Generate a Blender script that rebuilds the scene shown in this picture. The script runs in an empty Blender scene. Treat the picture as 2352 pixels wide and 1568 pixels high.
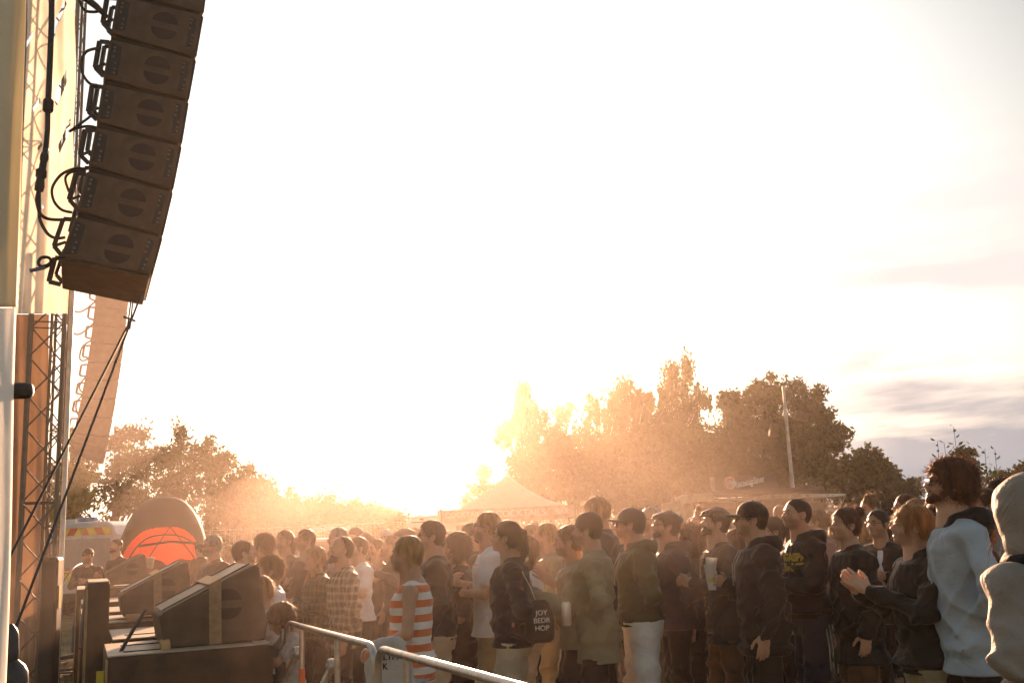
import bpy, bmesh, math, random
import numpy as np
from mathutils import Vector, Matrix
R = math.radians
PI = math.pi
sc = bpy.context.scene
col = sc.collection
rng = np.random.default_rng(7)
random.seed(7)

# ---------------------------------------------------------------- camera
CAM_Z, PITCH, ROLL, FPX = 1.68, R(10.85), R(2.5), 2287.0     # FPX: focal length in units of a 2352 px wide frame
fwd = Vector((0, math.cos(PITCH), math.sin(PITCH)))
up0 = Vector((0, -math.sin(PITCH), math.cos(PITCH)))
rt0 = Vector((1, 0, 0))
rt = rt0*math.cos(ROLL) - up0*math.sin(ROLL)
up = rt0*math.sin(ROLL) + up0*math.cos(ROLL)
cam_d = bpy.data.cameras.new('camera'); cam = bpy.data.objects.new('camera', cam_d); col.objects.link(cam)
cam_d.sensor_width = 36; cam_d.lens = FPX/2352*36
cam_d.clip_start = .05; cam_d.clip_end = 3000
M = Matrix((rt, up, -fwd)).transposed().to_4x4(); M.translation = (0, 0, CAM_Z)
cam.matrix_world = M
sc.camera = cam
CP = Vector((0, 0, CAM_Z))

def ray(px, py):
    return fwd*FPX + rt*(px-1176) - up*(py-784)
def at(px, py, Y):                    # world point at depth Y metres seen at that place of the photo
    d = ray(px, py); return CP + d*(Y/d.y)
def on_ground(px, py):
    d = ray(px, py); return CP + d*(-CAM_Z/d.z)
def on_plane(px, py, p0, n):          # on the vertical plane through p0 with normal n
    d = ray(px, py); t = (Vector(p0)-CP).dot(n)/d.dot(n); return CP + d*t

# ---------------------------------------------------------------- light
SUN_PX = (1105, 790)
sd = ray(*SUN_PX).normalized()
SUN_EL = math.asin(sd.z); SUN_AZ = math.atan2(sd.x, sd.y)
w = bpy.data.worlds.new('World'); sc.world = w; w.use_nodes = True
nt = w.node_tree; nt.nodes.clear()
def N(nt, t, **k):
    n = nt.nodes.new(t)
    for a, v in k.items(): setattr(n, a, v)
    return n
out = N(nt, 'ShaderNodeOutputWorld'); bg = N(nt, 'ShaderNodeBackground')
sky = N(nt, 'ShaderNodeTexSky'); sky.sky_type = 'NISHITA'; sky.sun_disc = False
sky.sun_elevation = SUN_EL; sky.sun_rotation = SUN_AZ
sky.air_density = 1.3; sky.dust_density = 2.5; sky.ozone_density = 1.0
tc = N(nt, 'ShaderNodeTexCoord')
mp = N(nt, 'ShaderNodeMapping'); mp.inputs['Scale'].default_value = (1.6, 1.0, 9.0); mp.inputs['Rotation'].default_value = (0, R(-7), 0)
nz = N(nt, 'ShaderNodeTexNoise'); nz.inputs['Scale'].default_value = 1.9; nz.inputs['Detail'].default_value = 7; nz.inputs['Roughness'].default_value = .52
nz.inputs['Distortion'].default_value = .25
rmp = N(nt, 'ShaderNodeValToRGB'); rmp.color_ramp.elements[0].position = .37; rmp.color_ramp.elements[1].position = .60
sep = N(nt, 'ShaderNodeSeparateXYZ')
# clouds sit low over the horizon and to the right
mz = N(nt, 'ShaderNodeMapRange'); mz.inputs['From Min'].default_value = .42; mz.inputs['From Max'].default_value = .22
mx = N(nt, 'ShaderNodeMapRange'); mx.inputs['From Min'].default_value = .08; mx.inputs['From Max'].default_value = .36; mx.inputs['To Min'].default_value = .0
m1 = N(nt, 'ShaderNodeMath', operation='MULTIPLY'); m2 = N(nt, 'ShaderNodeMath', operation='MULTIPLY')
mix = N(nt, 'ShaderNodeMix'); mix.data_type = 'RGBA'
CLOUD = mix.inputs[7]; CLOUD.default_value = (4.9, 4.6, 4.5, 1)
hs = N(nt, 'ShaderNodeMix'); hs.data_type = 'RGBA'; hs.inputs[0].default_value = .45; hs.inputs[7].default_value = (7.6, 7.9, 8.2, 1)
L = nt.links.new
L(tc.outputs['Generated'], mp.inputs['Vector']); L(mp.outputs[0], nz.inputs['Vector']); L(nz.outputs[0], rmp.inputs[0])
L(tc.outputs['Generated'], sep.inputs[0]); L(sep.outputs[2], mz.inputs[0]); L(sep.outputs[0], mx.inputs[0])
L(mz.outputs[0], m1.inputs[0]); L(mx.outputs[0], m1.inputs[1]); L(m1.outputs[0], m2.inputs[0]); L(rmp.outputs[0], m2.inputs[1])
sb = N(nt, 'ShaderNodeMix'); sb.data_type = 'RGBA'; sb.blend_type = 'MULTIPLY'; sb.inputs[0].default_value = 1; sb.inputs[7].default_value = (1.0, .84, .68, 1)
fm = N(nt, 'ShaderNodeMapRange'); fm.inputs['From Min'].default_value = -.35; fm.inputs['From Max'].default_value = .75; fm.inputs['To Max'].default_value = .7     # the sky is brightest around the sun
L(sep.outputs[1], fm.inputs[0]); L(fm.outputs[0], hs.inputs[0])
L(sky.outputs[0], sb.inputs[6]); L(sb.outputs[2], hs.inputs[6]); L(hs.outputs[2], mix.inputs[6]); L(m2.outputs[0], mix.inputs[0])
vd = N(nt, 'ShaderNodeVectorMath', operation='DOT_PRODUCT'); vd.inputs[1].default_value = sd; L(tc.outputs['Generated'], vd.inputs[0])
gr = N(nt, 'ShaderNodeMapRange'); gr.inputs['From Min'].default_value = .82; gr.inputs['From Max'].default_value = .95; gr.inputs['To Min'].default_value = 3.2; gr.inputs['To Max'].default_value = 9.0; L(vd.outputs['Value'], gr.inputs[0])
gc = N(nt, 'ShaderNodeVectorMath', operation='SCALE'); gc.inputs[0].default_value = (.93, 1.0, 1.03); L(gr.outputs[0], gc.inputs['Scale']); L(gc.outputs[0], hs.inputs[7])
# low blue-grey cloud bank on the right, with a ragged upper edge
def MA(op, a, b):
    n = N(nt, 'ShaderNodeMath', operation=op)
    for i, q in enumerate((a, b)):
        if isinstance(q, (int, float)): n.inputs[i].default_value = q
        else: L(q, n.inputs[i])
    return n.outputs[0]
ed = MA('ADD', MA('MULTIPLY', MA('SUBTRACT', nz.outputs[0], .5), .30), MA('SUBTRACT', MA('MULTIPLY', sep.outputs[0], .24), MA('SUBTRACT', sep.outputs[2], .05)))
k1 = N(nt, 'ShaderNodeMapRange'); k1.inputs['From Min'].default_value = 0; k1.inputs['From Max'].default_value = .045; L(ed, k1.inputs[0])
k2 = N(nt, 'ShaderNodeMapRange'); k2.inputs['From Min'].default_value = .20; k2.inputs['From Max'].default_value = .36; L(sep.outputs[0], k2.inputs[0])
n4 = N(nt, 'ShaderNodeTexNoise'); n4.inputs['Scale'].default_value = 3.2; n4.inputs['Detail'].default_value = 5; L(mp.outputs[0], n4.inputs['Vector'])
cb = N(nt, 'ShaderNodeMix'); cb.data_type = 'RGBA'; cb.inputs[6].default_value = (1.35, 1.65, 2.1, 1); cb.inputs[7].default_value = (2.7, 2.8, 2.95, 1); L(n4.outputs[0], cb.inputs[0])
mix2 = N(nt, 'ShaderNodeMix'); mix2.data_type = 'RGBA'; L(MA('MULTIPLY', MA('MULTIPLY', k1.outputs[0], k2.outputs[0]), .95), mix2.inputs[0]); L(mix.outputs[2], mix2.inputs[6]); L(cb.outputs[2], mix2.inputs[7])
L(mix2.outputs[2], bg.inputs[0]); L(bg.outputs[0], out.inputs[0])
bg.inputs[1].default_value = .052
sl = bpy.data.lights.new('sun', 'SUN'); so = bpy.data.objects.new('sun', sl); col.objects.link(so)
sl.energy = 5; sl.angle = R(.6); sl.color = (1, .57, .32)
so.rotation_euler = (-sd).to_track_quat('-Z', 'Y').to_euler()
so.location = (0, 0, 30)
sc.view_settings.view_transform = 'Standard'; sc.view_settings.look = 'None'; sc.view_settings.gamma = 1
sc.view_settings.exposure = 1.82
sc.cycles.use_denoising = True
sc.cycles.volume_bounces = 0; sc.cycles.max_bounces = 5; sc.cycles.diffuse_bounces = 3; sc.cycles.transparent_max_bounces = 12
sc.cycles.sample_clamp_indirect = 6
sc.render.engine = 'CYCLES'

# ---------------------------------------------------------------- helpers
def tag(o, label=None, cat=None, group=None, kind=None):
    if label: o['label'] = label
    if cat: o['category'] = cat
    if group: o['group'] = group
    if kind: o['kind'] = kind
    return o
def empty(name, loc=(0, 0, 0), rz=0, label=None, cat=None, group=None):
    o = bpy.data.objects.new(name, None); col.objects.link(o); o.location = loc; o.rotation_euler = (0, 0, rz)
    o.empty_display_size = .2
    return tag(o, label, cat, group)
def link(name, me, parent=None):
    o = bpy.data.objects.new(name, me); col.objects.link(o)
    if parent: o.parent = parent
    return o
def np_mesh(name, V, F, mat=None, smooth=True, parent=None, idx=None):
    """V (n,3); F (m,k) or list of such arrays"""
    V = np.asarray(V, dtype=np.float32)
    Fs = F if isinstance(F, list) else [F]
    Fs = [np.asarray(f, dtype=np.int32) for f in Fs if len(f)]
    me = bpy.data.meshes.new(name)
    me.vertices.add(len(V)); me.vertices.foreach_set('co', V.ravel())
    nl = sum(f.size for f in Fs); npoly = sum(len(f) for f in Fs)
    me.loops.add(nl); me.polygons.add(npoly)
    me.loops.foreach_set('vertex_index', np.concatenate([f.ravel() for f in Fs]))
    tot = np.concatenate([np.full(len(f), f.shape[1], np.int32) for f in Fs])
    st = np.concatenate([[0], np.cumsum(tot)[:-1]]).astype(np.int32)
    me.polygons.foreach_set('loop_start', st)
    me.polygons.foreach_set('loop_total', tot)
    if smooth: me.polygons.foreach_set('use_smooth', np.ones(npoly, bool))
    mats = mat if isinstance(mat, (list, tuple)) else ([mat] if mat else [])
    for m in mats: me.materials.append(m)
    if idx is not None: me.polygons.foreach_set('material_index', np.asarray(idx, np.int32))
    me.update(calc_edges=True); me.validate()
    return link(name, me, parent)

class MB:                                  # collects simple shapes into ONE mesh
    def __init__(s): s.v = []; s.f = {}; s.n = 0
    def add(s, V, F):
        V = np.asarray(V, float)
        for f in F: s.f.setdefault(len(f), []).append([i+s.n for i in f])
        s.v.append(V); s.n += len(V); return s
    def box(s, c, d, M=None):              # centre, full size
        c = Vector(c); hx, hy, hz = [x/2 for x in d]
        P = [Vector((x, y, z)) for x in (-hx, hx) for y in (-hy, hy) for z in (-hz, hz)]
        if M is not None: P = [M @ p for p in P]
        P = [c+p for p in P]
        return s.add(P, [(0, 1, 3, 2), (4, 6, 7, 5), (0, 4, 5, 1), (2, 3, 7, 6), (0, 2, 6, 4), (1, 5, 7, 3)])
    def bar(s, a, b, w, h=None, upv=(0, 0, 1)):
        a, b = Vector(a), Vector(b); h = h or w; d = (b-a).normalized(); u = Vector(upv)
        if abs(d.dot(u)) > .98: u = Vector((1, 0, 0))
        x = d.cross(u).normalized(); y = x.cross(d)
        P = [p+x*i*w/2+y*j*h/2 for p in (a, b) for i, j in ((-1, -1), (1, -1), (1, 1), (-1, 1))]
        return s.add(P, [(3, 2, 1, 0), (4, 5, 6, 7), (0, 1, 5, 4), (1, 2, 6, 5), (2, 3, 7, 6), (3, 0, 4, 7)])
    def tube(s, pts, r, n=8, caps=True):
        pts = [Vector(p) for p in pts]; rs = r if isinstance(r, (list, tuple)) else [r]*len(pts)
        V = []; F = []; prev = None
        for i, p in enumerate(pts):
            d = (pts[min(i+1, len(pts)-1)]-pts[max(i-1, 0)]).normalized()
            if prev is None:
                x = d.cross(Vector((0, 0, 1)))
                if x.length < .05: x = d.cross(Vector((1, 0, 0)))
                x.normalize()
            else:
                x = (prev - d*prev.dot(d)).normalized()
            prev = x; y = d.cross(x)
            for k in range(n):
                a = 2*PI*k/n; V.append(p+(x*math.cos(a)+y*math.sin(a))*rs[i])
        for i in range(len(pts)-1):
            for k in range(n):
                k2 = (k+1) % n; F.append((i*n+k, i*n+k2, (i+1)*n+k2, (i+1)*n+k))
        if caps:
            V.append(pts[0]); V.append(pts[-1]); c0 = len(V)-2; e = (len(pts)-1)*n
            for k in range(n):
                k2 = (k+1) % n; F.append((c0, k2, k)); F.append((c0+1, e+k, e+k2))
        return s.add(V, F)
    def lathe(s, c, prof, n=20, axis=None):      # prof [(r, z)]
        V = []; F = []; Q = Matrix.Identity(3) if axis is None else Vector((0, 0, 1)).rotation_difference(Vector(axis)).to_matrix()
        for r, z in prof:
            for k in range(n):
                a = 2*PI*k/n; V.append(Vector(c)+Q @ Vector((r*math.cos(a), r*math.sin(a), z)))
        for i in range(len(prof)-1):
            for k in range(n):
                k2 = (k+1) % n; F.append((i*n+k, i*n+k2, (i+1)*n+k2, (i+1)*n+k))
        return s.add(V, F)
    def prism(s, poly, off):               # polygon (3D points) extruded by off
        poly = [Vector(p) for p in poly]; off = Vector(off); n = len(poly)
        V = poly+[p+off for p in poly]
        F = [tuple(range(n))[::-1], tuple(range(n, 2*n))]+[(i, (i+1) % n, n+(i+1) % n, n+i) for i in range(n)]
        return s.add(V, F)
    def build(s, name, mat, parent=None, smooth=False, bevel=0, seg=2):
        V = np.array([tuple(p) for blk in s.v for p in blk])
        me = bpy.data.meshes.new(name)
        me.from_pydata(V.tolist(), [], [f for k in s.f for f in s.f[k]])
        if mat: me.materials.append(mat)
        bm = bmesh.new(); bm.from_mesh(me)
        bmesh.ops.recalc_face_normals(bm, faces=bm.faces)
        if bevel:
            es = [e for e in bm.edges if len(e.link_faces) == 2 and e.calc_face_angle(0) > .5]
            bmesh.ops.bevel(bm, geom=es, offset=bevel, segments=seg, affect='EDGES', profile=.5, clamp_overlap=True)
        bm.to_mesh(me); bm.free()
        if smooth:
            me.polygons.foreach_set('use_smooth', np.ones(len(me.polygons), bool))
            try: me.set_sharp_from_angle(angle=R(40))
            except Exception: pass
        me.update()
        return link(name, me, parent)

# ---------------------------------------------------------------- materials
_mats = {}
def mat(name, c, rough=.7, metal=0., noise=.25, nscale=6., bump=.0, bscale=40., sheen=0., trans=0., sss=0., spec=.5, coord='Object', c2=None, stretch=(1, 1, 1)):
    if name in _mats: return _mats[name]
    m = bpy.data.materials.new(name); m.use_nodes = True; nt = m.node_tree; b = nt.nodes['Principled BSDF']; L = nt.links.new
    b.inputs['Roughness'].default_value = rough; b.inputs['Metallic'].default_value = metal
    b.inputs['Specular IOR Level'].default_value = spec
    if sheen: b.inputs['Sheen Weight'].default_value = sheen; b.inputs['Sheen Roughness'].default_value = .35; b.inputs['Sheen Tint'].default_value = (1, .95, .9, 1)
    if sss:
        b.inputs['Subsurface Weight'].default_value = sss; b.inputs['Subsurface Radius'].default_value = (.02, .008, .004)
        b.inputs['Subsurface Scale'].default_value = 1
    tc = N(nt, 'ShaderNodeTexCoord'); mp = N(nt, 'ShaderNodeMapping'); mp.inputs['Scale'].default_value = stretch
    L(tc.outputs[coord], mp.inputs[0])
    nz = N(nt, 'ShaderNodeTexNoise'); nz.inputs['Scale'].default_value = nscale; nz.inputs['Detail'].default_value = 5
    L(mp.outputs[0], nz.inputs['Vector'])
    rp = N(nt, 'ShaderNodeValToRGB'); e = rp.color_ramp.elements
    a = np.array(c[:3]); lo = a*(1-noise); hi = np.array(c2) if c2 else np.minimum(a*(1+noise), 1)
    e[0].position = .3; e[1].position = .7
    e[0].color = (*lo, 1); e[1].color = (*hi, 1)
    L(nz.outputs[0], rp.inputs[0]); L(rp.outputs[0], b.inputs['Base Color'])
    if bump:
        n2 = N(nt, 'ShaderNodeTexNoise'); n2.inputs['Scale'].default_value = bscale; n2.inputs['Detail'].default_value = 4
        L(mp.outputs[0], n2.inputs['Vector'])
        bp = N(nt, 'ShaderNodeBump'); bp.inputs['Strength'].default_value = min(1, bump); bp.inputs['Distance'].default_value = .01
        L(n2.outputs[0], bp.inputs['Height']); L(bp.outputs[0], b.inputs['Normal'])
    if trans:
        t = N(nt, 'ShaderNodeBsdfTranslucent'); mx = N(nt, 'ShaderNodeMixShader'); mx.inputs[0].default_value = trans
        L(rp.outputs[0], t.inputs[0]); L(b.outputs[0], mx.inputs[1]); L(t.outputs[0], mx.inputs[2])
        L(mx.outputs[0], nt.nodes['Material Output'].inputs[0])
    _mats[name] = m; return m
# ---------------------------------------------------------------- implicit surfaces: smooth unions on a grid, meshed with surface nets
class Grid:
    def __init__(s, lo, hi, h):
        s.h = h; s.lo = np.array(lo, np.float32)
        s.ax = [np.arange(a, b+h, h, dtype=np.float32) for a, b in zip(lo, hi)]
        s.D = np.full([len(a) for a in s.ax], .08, np.float32)
    def blk(s, lo, hi, pad):
        sl = []; cs = []
        for i in range(3):
            a = s.ax[i]; i0 = int(np.clip((lo[i]-pad-a[0])/s.h, 0, len(a))); i1 = int(np.clip((hi[i]+pad-a[0])/s.h+2, 0, len(a)))
            sl.append(slice(i0, i1)); shp = [1, 1, 1]; shp[i] = -1; cs.append(a[i0:i1].reshape(shp))
        return tuple(sl), cs
    def put(s, lo, hi, fn, k=.02, op='+'):
        sl, (x, y, z) = s.blk(lo, hi, k+3*s.h+(.03 if op != '+' else .03))
        A = s.D[sl]
        if A.size == 0: return
        B = fn(x, y, z).astype(np.float32)
        if op == '-': B = -B; hh = np.clip(.5-.5*(B-A)/k, 0, 1); s.D[sl] = B+(A-B)*hh+k*hh*(1-hh)
        else: hh = np.clip(.5+.5*(B-A)/k, 0, 1); s.D[sl] = B+(A-B)*hh-k*hh*(1-hh)
    def ell(s, c, r, k=.02, op='+', rx=0.):
        r = [float(q) for q in r]; m = max(r); cr, sr = math.cos(rx), math.sin(rx)
        def fn(x, y, z):
            x = x-c[0]; y = y-c[1]; z = z-c[2]
            if rx: y, z = y*cr+z*sr, -y*sr+z*cr
            a = (x/r[0])**2+(y/r[1])**2+(z/r[2])**2; b = (x/r[0]**2)**2+(y/r[1]**2)**2+(z/r[2]**2)**2
            k0 = np.sqrt(a); return k0*(k0-1)/np.maximum(np.sqrt(b), 1e-6)
        e = [m]*3 if rx else r
        s.put([c[i]-e[i] for i in range(3)], [c[i]+e[i] for i in range(3)], fn, k, op)
    def cone(s, a, b, ra, rb=None, k=.02, op='+'):
        rb = ra if rb is None else rb; a = [float(q) for q in a]; b = [float(q) for q in b]
        ba = [b[i]-a[i] for i in range(3)]; L2 = sum(q*q for q in ba) or 1e-9
        def fn(x, y, z):
            px, py, pz = x-a[0], y-a[1], z-a[2]
            h = np.clip((px*ba[0]+py*ba[1]+pz*ba[2])/L2, 0, 1)
            return np.sqrt((px-h*ba[0])**2+(py-h*ba[1])**2+(pz-h*ba[2])**2)-(ra+(rb-ra)*h)
        r = max(ra, rb)
        s.put([min(a[i], b[i])-r for i in range(3)], [max(a[i], b[i])+r for i in range(3)], fn, k, op)
    def loft(s, T, k=.02, op='+', p=2.3):         # rows (z, cx, cy, rx, ry)
        T = np.array(sorted(T), float); z0, z1 = T[0, 0], T[-1, 0]
        def fn(x, y, z):
            q = lambda i: np.interp(z.ravel(), T[:, 0], T[:, i]).reshape(z.shape)
            rx, ry = q(3), q(4)
            e = (np.abs((x-q(1))/rx)**p+np.abs((y-q(2))/ry)**p)**(1/p)
            d = (e-1)*np.minimum(rx, ry)
            return np.maximum(d, np.maximum(z0-z, z-z1)+0*x)
        m = T[:, 3].max(); n = T[:, 4].max()
        s.put([T[:, 1].min()-m, T[:, 2].min()-n, z0], [T[:, 1].max()+m, T[:, 2].max()+n, z1], fn, k, op)
    def fold(s, amp, f=18., seed=0, zst=1., zone=None):
        r = np.random.default_rng(seed); x = s.ax[0][:, None, None]; y = s.ax[1][None, :, None]; z = s.ax[2][None, None, :]
        ph = r.uniform(0, 6.28, 8)
        wx = .03*np.sin(z*11+ph[0]+y*7); wz = .035*np.sin(x*13+ph[1]+y*9)
        n = np.sin((x+wx)*f+(z+wz)*f*.55*zst+ph[2])*np.sin((y+wx)*f*.8-(z+wz)*f*.4*zst+ph[3])
        n = n+.5*np.sin((z+wz*1.7)*f*1.7*zst+(x*.8+y)*f*.9+ph[4])
        a = amp if zone is None else amp*zone(x, y, z)
        s.D += (a*n).astype(np.float32)
    def crease(s, amp, seed=0, zone=None):          # sharp ridged drape creases
        r = np.random.default_rng(seed+50); x = s.ax[0][:, None, None]; y = s.ax[1][None, :, None]; z = s.ax[2][None, None, :]; n = 0
        for i in range(4):
            a = r.uniform(0, 6.28); k = np.array([math.cos(a)*r.uniform(8, 15), math.sin(a)*r.uniform(8, 15), r.uniform(9, 17)*(1 if i % 2 else -1)]); p = r.uniform(0, 6.28, 3)
            w = k[0]*x+k[1]*y+k[2]*z+1.6*np.sin(7*z+p[0]+5*x)+1.2*np.sin(9*x+6*y+p[1]); n = n+np.clip(np.abs(np.sin(w+p[2])), 0, .75)-.6
        a = amp*.5 if zone is None else amp*.5*zone(x, y, z)
        s.D += (a*n).astype(np.float32)
    def mesh(s):
        D = s.D; S = D < 0; nx, ny, nz = D.shape
        S[0] = S[-1] = False; S[:, 0] = S[:, -1] = False; S[:, :, 0] = S[:, :, -1] = False
        c = np.zeros((nx-1, ny-1, nz-1), np.int8)
        for i in (0, 1):
            for j in (0, 1):
                for k in (0, 1): c += S[i:nx-1+i, j:ny-1+j, k:nz-1+k]
        act = (c > 0) & (c < 8); ii = np.argwhere(act)
        if len(ii) == 0: return np.zeros((0, 3)), np.zeros((0, 4), int)
        idx = -np.ones(act.shape, np.int32); idx[act] = np.arange(len(ii))
        acc = np.zeros((len(ii), 3), np.float32); cnt = np.zeros(len(ii), np.float32)
        C = [(i, j, k) for i in (0, 1) for j in (0, 1) for k in (0, 1)]
        for a in C:
            for ax in range(3):
                if a[ax]: continue
                b = list(a); b[ax] = 1
                A = ii+np.array(a); B = ii+np.array(b)
                da = D[A[:, 0], A[:, 1], A[:, 2]]; db = D[B[:, 0], B[:, 1], B[:, 2]]
                sa = S[A[:, 0], A[:, 1], A[:, 2]]; sb = S[B[:, 0], B[:, 1], B[:, 2]]
                m = sa != sb; t = np.where(m, np.clip(da/np.where(np.abs(da-db) < 1e-9, 1e-9, da-db), 0, 1), 0)
                P = np.array(a, np.float32)[None]+0*acc; P[:, ax] = t
                acc += P*m[:, None]; cnt += m
        V = s.lo+(ii+acc/np.maximum(cnt, 1)[:, None])*s.h
        Q = []
        for ax in range(3):
            o1, o2 = [(1, 2), (2, 0), (0, 1)][ax]
            sl0 = [slice(None)]*3; sl1 = [slice(None)]*3; sl0[ax] = slice(0, -1); sl1[ax] = slice(1, None)
            X = S[tuple(sl0)] != S[tuple(sl1)]; e = np.argwhere(X)
            e = e[(e[:, o1] > 0) & (e[:, o2] > 0) & (e[:, o1] < D.shape[o1]-1) & (e[:, o2] < D.shape[o2]-1)]
            u = np.zeros(3, int); v = np.zeros(3, int); u[o1] = 1; v[o2] = 1
            g = lambda p: idx[p[:, 0], p[:, 1], p[:, 2]]
            q = np.stack([g(e-u-v), g(e-v), g(e), g(e-u)], 1)
            inn = S[e[:, 0], e[:, 1], e[:, 2]]
            q[~inn] = q[~inn][:, ::-1]
            Q.append(q[(q >= 0).all(1)])
        return V, np.concatenate(Q)
def cat(parts):
    V = []; F = []; n = 0
    for v, f in parts:
        if len(v) == 0: continue
        V.append(v); F.append(f+n); n += len(v)
    return np.concatenate(V), np.concatenate(F)
# ---------------------------------------------------------------- people
SKIN = {k: mat('skin_'+k, c, rough=.4, noise=.12, nscale=14, sss=.12, bump=.12, bscale=120) for k, c in
        dict(fair=(.52, .30, .21), tan=(.42, .23, .15), pale=(.58, .36, .27), brown=(.25, .13, .08)).items()}
for _m in SKIN.values():
    _t = _m.node_tree; _b = _t.nodes['Principled BSDF']; _s = _b.inputs['Base Color'].links[0].from_socket; _a = N(_t, 'ShaderNodeAttribute'); _a.attribute_name = 'face'; _p = N(_t, 'ShaderNodeSeparateColor'); _t.links.new(_a.outputs['Color'], _p.inputs[0])
    for _i, (_c, _f) in enumerate((((.30, .09, .07, 1), .8), ((.16, .11, .08, 1), .45), ((.55, .2, .14, 1), .4))):
        _x = N(_t, 'ShaderNodeMix'); _x.data_type = 'RGBA'; _x.inputs[7].default_value = _c; _q = N(_t, 'ShaderNodeMath', operation='MULTIPLY'); _q.inputs[1].default_value = _f
        _t.links.new(_p.outputs[_i], _q.inputs[0]); _t.links.new(_q.outputs[0], _x.inputs[0]); _t.links.new(_s, _x.inputs[6]); _s = _x.outputs[2]
    _t.links.new(_s, _b.inputs['Base Color'])
EYE = mat('eye', (.03, .02, .018), rough=.15, noise=0)
LENS = mat('dark_lens', (.012, .01, .01), rough=.05, noise=0)
FRAME = mat('spectacle_frame', (.03, .025, .02), rough=.3, noise=0)
_hm = {}
def hair_mat(c):
    return mat('hair_%.3f_%.3f_%.3f' % tuple(c), c, rough=.45, noise=.45, nscale=30, bump=.6, bscale=160, trans=.4, stretch=(1, 1, .25), c2=tuple(min(1, q*1.8) for q in c))
HC = dict(brown=(.07, .035, .015), dark=(.022, .013, .008), black=(.012, .009, .008), blond=(.38, .22, .09), dblond=(.2, .11, .045), red=(.13, .05, .025), grey=(.3, .27, .24), white=(.55, .5, .45))

def _head(sex):
    g = Grid((-.105, -.135, -.12), (.105, .15, .255), .0052)
    f = sex == 'f'
    g.ell((0, -.012, .143), (.075, .096, .087))
    g.ell((0, .028, .112), (.062, .062, .094), k=.03)
    g.ell((0, .026, .052), (.050 if f else .055, .056, .046), k=.03)
    g.ell((0, .074, .02), (.017 if f else .022, .02, .018), k=.035)
    for s in (1, -1):
        g.ell((s*.044, .052, .079), (.024, .026, .024), k=.025)
        g.ell((s*.047, .0, .045), (.016, .03, .026), k=.03)
    if not f: g.cone((-.032, .084, .126), (.032, .084, .126), .011, k=.02)
    g.cone((0, .088, .122), (0, .112, .083), .0075, .0115, k=.014)
    for s in (1, -1): g.ell((s*.0125, .099, .077), (.009, .012, .008), k=.01)
    g.cone((0, .096, .072), (0, .09, .05), .008, k=.02)
    g.cone((-.015, .088, .0535), (.015, .088, .0535), .0062, k=.008); g.ell((0, .0955, .0545), (.012, .007, .006), k=.008)
    g.cone((-.013, .087, .0425), (.013, .087, .0425), .0068, k=.008); g.ell((0, .0935, .0415), (.013, .0075, .0065), k=.008)
    for s in (1, -1): g.ell((s*.031, .097, .108), (.019, .017, .013), k=.018, op='-')
    g.cone((-.02, .1, .0483), (.02, .1, .0483), .0022, k=.004, op='-')
    g.cone((0, -.01, .05), (0, -.035, -.11), .049 if f else .058, .052 if f else .064, k=.03)
    for s in (1, -1):
        g.ell((s*.080, -.008, .1), (.009, .02, .033), k=.008, rx=.2)
        g.ell((s*.091, -.0, .104), (.006, .011, .018), k=.006, op='-')
        g.ell((s*.031, .079, .1085), (.0125, .0118, .0118), k=.004)
    return g.mesh()
HEADS = {}
def head_mesh(sex):
    if sex not in HEADS: HEADS[sex] = _head(sex)
    return HEADS[sex]
HANDS = {}
def hand_mesh(curl, spread=0.):
    key = (round(curl, 2), spread)
    if key in HANDS: return HANDS[key]
    g = Grid((-.05, -.065, -.11), (.2, .105, .05), .0042)
    g.ell((.047, 0, 0), (.055, .04, .0155), k=.01); g.cone((-.045, 0, 0), (.02, 0, 0), .027, .026, k=.02)
    g.ell((.03, .024, -.01), (.03, .018, .014), k=.015)
    for i, (y, l) in enumerate(((-.031, .062), (-.0105, .077), (.0105, .082), (.031, .074))):
        p = Vector((.083+(.006 if i in (1, 2) else 0), y, 0)); a = 0; c = curl*(1.05-.08*i); sp = spread*(i-1.5)*.12
        for j, (fr, r0, r1) in enumerate(((.45, .0095, .0088), (.3, .0088, .008), (.25, .008, .0068))):
            a += c*(.85 if j == 0 else 1.); d = Vector((math.cos(a)*math.cos(sp), math.sin(sp), -math.sin(a)))
            q = p+d*l*fr; g.cone(p, q, r0, r1, k=.005); p = q
    a = .35+curl*.45; p = Vector((.018, .03, -.008))
    for l, r0, r1, dd in ((.042, .0125, .0105, (.75, .62, -a)), (.032, .0105, .0092, (.9, .32, -a*1.1)), (.024, .0092, .0078, (1, .1, -a*1.2))):
        q = p+Vector(dd).normalized()*l; g.cone(p, q, r0, r1, k=.006); p = q
    HANDS[key] = g.mesh(); return HANDS[key]
def place_hand(curl, W, d, n, right, s=1., spread=0.):
    V, F = hand_mesh(curl, spread)
    X = Vector(d).normalized(); Z = (Vector(n)-X*Vector(n).dot(X)).normalized(); Y = Z.cross(X)
    if not right: Y = -Y
    M3 = np.array([list(X), list(Y), list(Z)])
    return (V*s) @ M3+np.array(W), (F if right else F[:, ::-1])

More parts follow.
